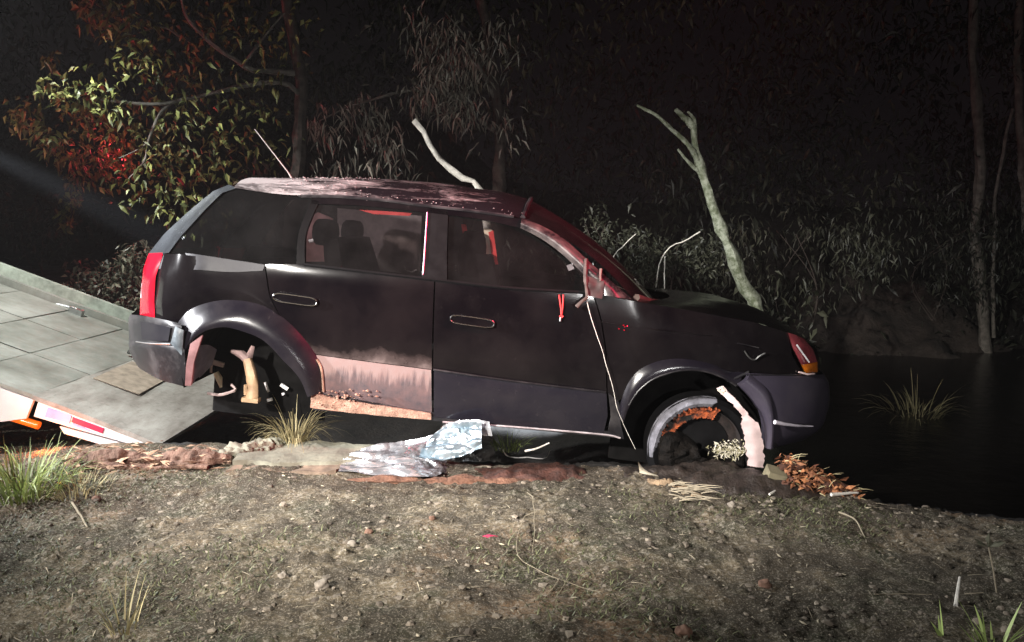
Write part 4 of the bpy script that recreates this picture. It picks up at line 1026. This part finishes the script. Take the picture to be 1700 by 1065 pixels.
o = mb.build("straw", M['grassdry'], clump, smooth=False); o["kind"] = "stuff"
mb = MB()
p = onground(1290,812,.04); mb.box(p + Vector((0,.05,.02)), (.10, .09, .08), Matrix.Rotation(.25, 3, 'Y') @ Matrix.Rotation(.3, 3, 'X'))
tag(mb.build("timber_block", simple('olive_timber', (.15, .13, .08), .8)), "small pale timber block beside the dead leaf clump", "timber block")
def stick(pts, r, name, label, cat="twig", mat='twig', group=None, wob=0.006):
    path = resample(pts, max(8, len(pts) * 4), True)
    path = [p + Vector((noise.noise(p * 9), noise.noise(p * 9 + Vector((9,0,0))), noise.noise(p * 9 + Vector((0,9,0))))) * wob for p in path]
    n = len(path); mb = MB(); mb.tube(path, [r * (1 - .5 * i / n) for i in range(n)], 6)
    return tag(mb.build(name, M[mat]), label, cat, group)
stick([onground(1378,828,.02), onground(1424,828,.03)], .010, "pale_stick", "short pale stick at the foot of the dead leaf clump", "stick", 'palebark')
for k, (a, b) in enumerate((((1276,826),(1310,815)), ((1280,820),(1306,812)), ((1278,832),(1304,826)))):
    pass
stick([onground(1276,828,.02), onground(1310,815,.05)], .006, "straw_stalk", "dry straw stem poking out left of the dead leaf clump", "stem", 'palebark')
# broken shell-like shard left of the wheel
mb = MB(); p0 = onground(1060,792,.01); rows = []
for j in range(7):
    a = -.6 + 1.6 * j / 6
    rows.append([p0 + Vector((.11 * (i / 9) * (1 - .35 * (j / 6)), -.02 + .04 * math.sin(a), .075 * (1 - (i / 9) ** .7) * (.3 + .7 * j / 6) + .012 * math.cos(a))) for i in range(10)])
mb.grid(rows); mb.grid([[p + Vector((0, .008, -.004)) for p in r_] for r_ in rows], True)
tag(mb.build("plastic_shard", M['cream']), "cream shell-shaped plastic shard standing left of the front wheel", "shard")
# straw heap right of the shard
mb = MB()
for i in range(70):
    p = onground(rnd.triangular(1105,1170,1130), rnd.uniform(800,835), .01); a = rnd.uniform(-.6, .6); mb.blade(p, Vector((math.cos(a), -.3, rnd.uniform(-.1, .4))), Vector((0, .3, 1)), rnd.uniform(.05, .14), .006, .5)
tag(mb.build("straw_wisp", M['twig'], smooth=False), "wisp of torn straw in the mud left of the front wheel", "straw")
# twig leaning on the front door, red cord on the door
tw = SS([(974,500),(985,540),(1000,580),(1012,625),(1026,680),(1040,715),(1054,745)], -.045)
def world_of(p): return Vector((ORG.x + p.x * CT + p.z * ST, ORG.y + p.y, ORG.z - p.x * ST + p.z * CT))
stick([world_of(p) for p in tw], .0022, "long_twig", "long thin curved twig hanging down across the front fender", "twig", 'palebark')
rc = empty("red_cord", world_of(S(931, 490, None, -.02)), "short red cord looped on the front door below the window", "cord")
def cordpart(pts, r, name, mat):
    mb = MB(); mb.tube([world_of(S(px, py, None, -.02)) - rc.location for px, py in pts], r, 6); o = mb.build(name, mat); o.parent = rc
cordpart([(928,489),(931,510),(932,524)], .005, "cord_strand", M['red']); cordpart([(935,489),(934,510),(932,524)], .005, "cord_strand", M['red'])
cordpart([(929,524),(932,527),(935,524)], .006, "cord_knot", M['red']); cordpart([(931,526),(930,533)], .007, "metal_tag", M['steel'])

# single stones, clods and twigs that stand out on the soil
STONES = [(535,975,.030,'stone',"largest pale round stone low in the middle of the soil"), (612,885,.020,'stonered',"reddish clod high on the slope left of centre"),
 (713,837,.012,'stone',"small bright pebble just below the foil blanket"), (585,905,.022,'stone',"tan stone among rubble left of centre"), (160,830,.02,'stonered',"reddish lump by the left grass tuft"),
 (1270,975,.026,'stonered',"pinkish clod on the dark soil under the car nose"), (1215,843,.022,'stone',"pale clod in front of the front wheel"), (470,958,.02,'stone',"greyish stone left of the largest round stone"), (1135,1052,.03,'stonered',"orange-brown clod at the bottom edge"), (718,865,.016,'stonered', "rusty clod below the foil blanket")]
for px, py, r_, mt, lab in STONES:
    mb = MB(); p = onground(px, py, r_ * .25); me_v = []
    bm = bmesh.new(); bmesh.ops.create_icosphere(bm, subdivisions=3, radius=r_)
    for v_ in bm.verts:
        n_ = noise.noise(v_.co * (1.3 / r_) + Vector((px, py, 0))); v_.co *= 1 + .35 * n_; v_.co.z *= .72; v_.co += Vector(p)
    me = bpy.data.meshes.new("stone"); bm.to_mesh(me); bm.free(); me.materials.append(M[mt]); o = bpy.data.objects.new("clod" if 'clod' in lab or 'lump' in lab else "stone", me); C.objects.link(o)
    tag(o, lab, "clod" if 'clod' in lab or 'lump' in lab else "stone")
mb = MB(); p = onground(800, 893, .004); mb.leaf(p, Vector((1, .1, .05)), Vector((0, 1, .4)), .075, .03, .1); tag(mb.build("fallen_leaf", M['redpaint'], smooth=False), "dark red fallen leaf on the soil right of centre", "leaf")
stick([onground(874,822,.01), onground(884,850,.06), onground(887,885,.05), onground(884,920,.0)], .0024, "bent_vine", "tall green-grey bent stem standing on the soil in the centre", "stem", 'twig')
stick([onground(884,872,.06), onground(868,880,.05), onground(861,930,.02), onground(930,966,.008), onground(1000,990,.005)], .002, "fallen_vine", "long angled dry vine lying on the soil in the centre", "vine", 'twig')
stick([onground(930,968,.02), onground(905,995,.004)], .0025, "thin_twig", "left of two short slanting twigs below the long vine", "twig")
stick([onground(946,965,.02), onground(921,1000,.004)], .0025, "thin_twig", "right of two short slanting twigs below the long vine", "twig")
stick([onground(1450,993,.006), onground(1545,989,.008)], .0025, "thin_twig", "straight grey twig lying on the dark soil at the right", "twig")
stick([onground(1600,992,.006), onground(1634,988,.008)], .0025, "thin_twig", "short straight twig near the lower right corner", "twig")
stick([onground(1392,856,.01), onground(1418,868,.02), onground(1436,893,.005)], .005, "curly_root", "thin curly root on the edge of the bank at the right", "root")
stick([onground(120,838,.01), onground(146,880,.01)], .006, "grass_stalk", "pale straight stalk below the left grass tuft", "stalk")
stick([onground(1585,1012,.0), onground(1592,982,.0) + Vector((0, 0, .06))], .008, "pale_stub", "small pale upright stub near the lower right corner", "stub", 'palebark')

# ------------------------------------------------------------------ grass and low plants in front
def tuft(base, n, L, spread, W, mat, name, label, cat, bend=1.0, dirn=None):
    mb = MB()
    for i in range(n):
        a = rnd.random() * 6.28; rr = spread * rnd.random() ** .6
        d = Vector((math.cos(a) * rnd.uniform(.15, .8), math.sin(a) * rnd.uniform(.15, .8), 1))
        if dirn: d += Vector(dirn)
        p = Vector((rr * math.cos(a), rr * math.sin(a), -.01))
        mb.blade(p, d, Vector((-math.sin(a), math.cos(a), rnd.uniform(-.3, .3))), L * rnd.uniform(.45, 1.1), W * rnd.uniform(.6, 1.2), bend * rnd.uniform(.5, 1.5), 5)
    o = mb.build(name, M[mat] if isinstance(mat, str) else mat, smooth=False); o.location = base
    return tag(o, label, cat)
tuft(onground(40,815), 260, .30, .22, .009, 'grassgreen', "grass_tuft", "large pale green grass tuft at the left edge below the truck bed", "grass", 1.6)
tuft(onground(130,815), 130, .13, .16, .007, 'grassdry', "grass_tuft", "low straw-coloured grass right of the large left tuft", "grass", 1.6)
tuft(onground(205,1045), 26, .20, .06, .006, 'grassdry', "dry_grass", "thin upright dry grass blades at the lower left", "grass", .5)
tuft(onground(1650,1075), 22, .17, .07, .014, 'grassfresh', "grass_tuft", "fresh green grass tuft in the lower right corner", "grass", .5)
tuft(onground(1562,1060), 4, .14, .010, .016, 'grassfresh', "grass_tuft", "single broad green grass shoot left of the lower right tuft", "grass", .3, (-.3, 0, 0))
def seedling(px, py, h, label):
    p = onground(px, py); mb = MB(); t_ = empty("seedling", p, label, "seedling")
    mb.tube([Vector((0,0,0)), Vector((-.02,0,h*.5)), Vector((-.045,0,h))], .003, 5); o = mb.build("stem", M['twig']); o.parent = t_
    for k in range(6):
        a = k * 1.05 + .3; mb = MB(); d = Vector((math.cos(a), .4 * math.sin(a), .5)); mb.leaf(Vector((-.045,0,h)), d, Vector((-d.y, d.x, .4)), .07, .025, .1); o = mb.build("leaf", M['leafgrey'], smooth=False); o.parent = t_
seedling(1654, 990, .19, "leafy seedling with a bare stem at the right edge of the bank")
tuft(P(842,742,4.95) , 90, .14, .10, .007, 'grassgreen', "grass_tuft", "yellow-green grass tuft under the sill beside the foil", "grass", 1.5)
tuft(P(490,735,4.96), 170, .34, .09, .007, 'grassdry', "dry_grass", "dry tangled grass clump under the rear wheel arch", "grass", 1.9)
stick([P(872,748,4.7), P(888,744,4.68), P(912,735,4.7)], .007, "pale_stick", "upper of the pale sticks right of the foil blanket", "stick", 'palebark')
stick([onground(835,752,.03), onground(845,762,.02), onground(880,764,.02), onground(905,765,.02), onground(912,757,.04)], .006, "pale_stick", "crooked pale twig on the shaded soil right of the foil", "stick", 'palebark')

# ------------------------------------------------------------------ trees and bushes behind
def leafball(mb, c, r, n, L, W, droop=.35, down=0.):
    for i in range(n):
        d = Vector((rnd.gauss(0, 1), rnd.gauss(0, 1), rnd.gauss(0, 1))); d.normalize(); p = c + d * r * rnd.random() ** .5
        f = Vector((rnd.gauss(0, 1), rnd.gauss(0, 1), rnd.gauss(0, .6) - down)); mb.leaf(p, f, Vector((rnd.gauss(0,1), rnd.gauss(0,1), rnd.gauss(0,1))), L * rnd.uniform(.6, 1.3), W * rnd.uniform(.6, 1.3), droop)
def tree(name, label, cat, base, branches, clumps, leafm, barkm, group=None):
    """branches: list of (points, r0, r1); clumps: list of (centre, radius, n, L, W, down, sprig)"""
    t_ = empty(name, base, label, cat, group)
    for i, (pts, r0, r1) in enumerate(branches):
        path = resample(pts, 22, True); path = [p + Vector((noise.noise(p * 3), noise.noise(p * 3 + Vector((5,0,0))), 0)) * .03 for p in path]
        mb = MB(); mb.tube([p - base for p in path], [lerp(r0, r1, k / 21) * (1 + .18 * noise.noise((k * .8, r0 * 90, i))) for k in range(22)], 12, .55)
        mb.build("trunk" if i == 0 else "branch", M[barkm if i == 0 or barkm != 'darkbark' else 'midbark'], t_)
    if clumps:
        mb = MB()
        for c, r, n, L, W, dn in clumps: leafball(mb, c - base, r, n, L, W, .35, dn)
        mb.build("crown", M[leafm], t_, smooth=False)
    return t_
# red-lit tree at the left
b0 = P(470, 560, 8.6)
cl = []
for px, py, r, n in ((40,185,.16,30),(70,225,.16,34),(25,200,.1,14),(95,150,.2,40),(105,255,.2,44),(140,200,.25,50),(165,25,.22,50),(200,60,.25,50),(240,90,.22,50),(150,10,.2,40),(225,20,.3,60),(85,95,.08,10),
    (175,150,.3,50),(120,330,.12,20),(108,355,.12,18),(125,300,.12,18),(150,275,.2,34),(110,375,.08,9),(180,250,.35,90),(230,210,.4,110),(270,250,.4,100),(210,290,.4,100),(300,180,.4,80),(330,50,.35,70),(380,25,.35,60),(290,120,.35,60),(340,260,.5,110),(420,230,.5,90),(390,170,.5,80),(450,60,.5,70),(260,320,.35,70),(330,330,.4,80),(150,160,.15,24)):
    cl.append((P(px, py, (8.5 if py > 225 and px < 260 else 7.6 + rnd.uniform(-.5, .6)) + (.5 if px > 300 else 0)), r * 1.0, int(n * (1.8 if px < 190 else 1.0)), .085, .045, .5))
tree("leafy_tree", "leafy tree lit red, reaching in over the car roof from the left", "tree", b0,
  [([b0, P(490,300,8.5), P(500,150,8.4), P(470,-40,8.4)], .09, .05), ([P(498,160,8.4), P(470,137,8.2), P(400,142,8.0), P(370,150,7.9), P(270,172,7.7), P(160,165,7.6)], .028, .010),
   ([P(495,120,8.4), P(420,115,8.1), P(385,95,8.0), P(345,65,7.9), P(312,25,7.8), P(300,-20,7.7)], .03, .012), ([P(290,168,7.75), P(262,195,7.7), P(246,235,7.65), P(240,265,7.6), P(214,296,7.6)], .018, .006),
   ([P(246,235,7.65), P(225,250,7.6), P(200,262,7.55)], .01, .004), ([P(300,60,7.8), P(270,45,7.7), P(230,55,7.6)], .012, .005), ([P(400,110,8.0), P(440,60,8.0), P(470,20,8.0)], .014, .006)], cl, 'leafyellow', 'darkbark')
# drooping tree in the middle
b1 = P(800, 600, 9.6); cl = []
for px, py, r, n in ((745,60,.28,60),(725,110,.28,70),(760,150,.28,60),(715,165,.24,50),(770,100,.3,50),(690,150,.25,30),(620,190,.3,46),(595,180,.2,24),(545,205,.3,36),(520,205,.12,14),(640,240,.3,40),(765,185,.2,36),(700,40,.3,30),(800,90,.4,40),(830,60,.4,30),(560,270,.4,40),(660,275,.4,30),(820,200,.4,30)):
    cl.append((P(px, py, 9.0 + rnd.uniform(-.4, .4)), r, int(n * 1.8), .13, .026, 1.6))
tree("drooping_tree", "tree with narrow drooping leaves above the middle of the car roof", "tree", b1,
  [([b1, P(830,300,9.6), P(820,120,9.5), P(790,-30,9.4)], .10, .05), ([P(822,160,9.5), P(770,60,9.2), P(740,20,9.0)], .03, .01), ([P(825,220,9.5), P(720,150,9.1), P(600,170,9.0), P(530,200,8.9)], .03, .008)], cl, 'leafpale', 'darkbark')
b2 = P(800, 330, 7.7)
tree("leaning_trunk", "bare pale crooked trunk leaning behind the middle of the roof", "trunk", b2,
  [([b2 + Vector((.25,.1,-1.9)), P(800,330,7.7), P(779,305,7.7), P(745,280,7.7), P(722,255,7.7), P(708,222,7.7), P(688,199,7.7)], .052, .022)], [], 'leafgrey', 'palebark')
# lichen tree on the right
b3 = P(1290, 640, 8.3)
tree("lichen_tree", "slender lichen-covered forked trunk rising behind the bonnet", "tree", b3,
  [([b3, P(1256,510,8.3), P(1235,470,8.3), P(1207,400,8.25), P(1184,345,8.2), P(1165,292,8.2), P(1156,250,8.2), P(1150,205,8.2)], .100, .03),
   ([P(1160,270,8.2), P(1140,238,8.1), P(1118,218,8.05), P(1092,194,8.0), P(1058,174,8.0)], .030, .012), ([P(1160,285,8.2), P(1142,268,8.15), P(1124,248,8.1)], .022, .010),
   ([P(1150,210,8.2), P(1138,196,8.2), P(1122,182,8.15)], .035, .02), ([P(1152,215,8.2), P(1150,196,8.25), P(1142,185,8.3)], .025, .012)], [], 'leafgrey', 'lichen')
for px, pts, r, lab in ((1620, [(1640,600),(1622,420),(1618,380),(1628,280),(1622,180),(1614,80),(1616,-30)], .085, "tall thin dark trunk at the far right"), (1690, [(1720,560),(1700,300),(1690,120),(1694,-30)], .07, "dark trunk cut by the right edge"), (1665, [(1650,560),(1652,340),(1668,240),(1680,180)], .03, "thin slanting stem between the two far right trunks")):
    base = P(*pts[0], 12.6)
    tree("dark_trunk_tree", lab, "tree", base, [([P(a, b, 12.6) for a, b in pts], r, r * .7)], [(P(px + rnd.uniform(-60, 60), rnd.uniform(-20, 90), 12.8), .7, 60, .14, .05, .8) for k in range(2)], 'leafdark', 'midbark')
def bush(name, label, px, py, Y, w, h, n, L, W, mat, cat="bush", down=.3):
    base = P(px, py, Y); t_ = empty(name, base, label, cat); mb = MB()
    for k in range(9):
        c = Vector((rnd.uniform(-.5, .5) * w, rnd.uniform(-.25, .25) * w, h * rnd.uniform(.2, .85))); leafball(mb, c, w * .24, n // 4, L, W, .35, down)
    mb.build("foliage", M[mat], t_, smooth=False)
    for k in range(3):
        mb = MB(); mb.tube(resample([(rnd.uniform(-.1,.1), 0, -.3), (rnd.uniform(-.2,.2) * w, .1, h * .3), (rnd.uniform(-.4,.4) * w, .15, h * .8)], 10, True), [.006] * 10, 5); mb.build("stem", M['darkbark'], t_)
bush("leafy_bush", "grey-green leafy bush behind the rail of the truck bed", 185, 520, 8.6, .95, .72, 420, .08, .04, 'leafgrey')
bush("leafy_bush", "low bush at the left behind the upper truck bed", 60, 420, 10.5, 1.6, 1.0, 300, .09, .04, 'leafdark')
bush("thorny_bush", "twiggy shrub behind the windshield of the car", 1000, 480, 8.4, .9, .85, 300, .06, .028, 'leafdim')
bush("thorny_bush", "leafy shrub between the windshield and the lichen trunk", 1110, 490, 8.8, 1.0, .7, 330, .07, .035, 'leafdim')
bush("leafy_bush", "shrub with hanging leaves right of the lichen trunk", 1330, 540, 10.5, 1.8, 1.5, 420, .10, .03, 'leafdim', down=1.2)
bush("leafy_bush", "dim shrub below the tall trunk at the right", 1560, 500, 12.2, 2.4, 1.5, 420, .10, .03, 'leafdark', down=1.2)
stick([P(985,520,8.1), P(1015,432,8.0), P(1035,408,8.0), P(1056,388,8.0)], .008, "bare_twig", "bright slanting twig behind the windshield pillar", "twig", 'palebark')
stick([P(1162,384,8.2), P(1132,402,8.2), P(1112,410,8.2), P(1092,450,8.2), P(1085,560,8.3)], .007, "bare_twig", "bent pale twig left of the lichen trunk", "twig", 'palebark')
stick([P(1104,425,8.2), P(1103,465,8.2), P(1106,560,8.3)], .008, "bare_twig", "upright pale twig above the bonnet", "twig", 'palebark')
# undergrowth mass on the far bank and behind the car
mb = MB()
for i in range(60000):
    x = rnd.uniform(-11, 14); y = rnd.uniform(11.8, 17.5)
    den = fbm((x * .45, y * .3, 3), 3)
    if den < rnd.uniform(-.5, .25): continue
    if 4.6 < x < 7.0 and y < 14.2 and rnd.random() < .8: continue
    hmax = 3.6 + 2.6 * noise.noise((x * .5, y * .5, 1)); z = gz(x, y) + max(.05, hmax + 1.8 * abs(noise.noise((x * 1.3, y, 6)))) * rnd.random() ** 1.3
    if fbm((x * .9, y * .5, z * .9), 3) < rnd.uniform(-.45, .3): continue
    f = Vector((rnd.gauss(0, 1), rnd.gauss(0, 1), rnd.gauss(0, .9) - .6)); L = .05 + .22 * rnd.random() ** 2
    mb.leaf(Vector((x, y, z)), f, Vector((rnd.gauss(0,1), rnd.gauss(0,1), rnd.gauss(0,1))), L, L * rnd.uniform(.2, .45), .3)
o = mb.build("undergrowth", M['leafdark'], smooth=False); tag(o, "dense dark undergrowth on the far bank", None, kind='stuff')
mb = MB()
for i in range(7000):
    x = rnd.uniform(-4.5, 3.4); y = rnd.uniform(8.6, 11.5)
    if fbm((x * .8, y * .6, 13), 3) < rnd.uniform(-.25, .35): continue
    z = gz(x, y) + (1.7 + .8 * noise.noise((x, y, 4))) * rnd.random() ** 1.4
    f = Vector((rnd.gauss(0, 1), rnd.gauss(0, 1), rnd.gauss(0, .5) - .8)); L = rnd.uniform(.05, .16)
    mb.leaf(Vector((x, y, z)), f, Vector((rnd.gauss(0,1), rnd.gauss(0,1), rnd.gauss(0,1))), L, L * rnd.uniform(.25, .5), .3)
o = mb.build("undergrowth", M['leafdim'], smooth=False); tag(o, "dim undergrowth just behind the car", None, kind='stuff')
# tall wood behind, up past the top of the frame
mb = MB()
for i in range(52000):
    x = rnd.uniform(-19, 20); y = rnd.uniform(16.5, 24)
    if fbm((x * .25, y * .2, 31), 3) < rnd.uniform(-.55, .2): continue
    z = 1.5 + 12 * rnd.random()
    if fbm((x * .35, z * .35, 3), 3) < rnd.uniform(-.5, .3): continue
    f = Vector((rnd.gauss(0, 1), rnd.gauss(0, 1), rnd.gauss(0, .5) - .9)); L = rnd.uniform(.1, .32)
    mb.leaf(Vector((x, y, z)), f, Vector((rnd.gauss(0,1), rnd.gauss(0,1), rnd.gauss(0,1))), L, L * rnd.uniform(.3, .55), .3)
o = mb.build("far_woods", M['leafgrey'], smooth=False); tag(o, "dark far wood rising beyond the bank", None, kind='stuff')
# bare bank patch
mb = MB(); rows = []
for j in range(30):
    rows.append([])
    for i in range(44):
        x = lerp(4.2, 8.2, i / 43); y = lerp(11.7, 14.8, j / 29); u = (x - 6.2) / 1.9; v_ = (y - 13.2) / 1.5; q = 1 - u * u - v_ * v_ + .5 * fbm((x * 1.6, y * 1.6, 3), 3)
        rows[-1].append(Vector((x, y, gz(x, y) - .12 + (.75 * max(0, q) ** .7) + .10 * fbm((x * 4, y * 4, 1), 4))))
mb.grid(rows); tag(mb.build("earth_bank", M['bank'], sharp=0), kind='structure')
tuft(P(1520,700,8.4), 80, .55, .25, .012, 'grassdry', "reed_tuft", "dim straw-coloured reed tuft standing in the dark ditch", "reeds", 1.4)

# ------------------------------------------------------------------ thin night haze round everything
mb = MB(); mb.box((.5, 12, 6.5), (58, 44, 18)); hz = mb.build("haze", None, smooth=False); tag(hz, kind='stuff')
hm = bpy.data.materials.new("thin_night_haze"); hm.use_nodes = True; hn = hm.node_tree.nodes; hn.remove(hn["Principled BSDF"])
pv = hn.new("ShaderNodeVolumePrincipled"); pv.inputs["Color"].default_value = (.9, .88, .9, 1); pv.inputs["Density"].default_value = .0009
hm.node_tree.links.new(pv.outputs[0], hn["Material Output"].inputs["Volume"]); hz.data.materials.append(hm)
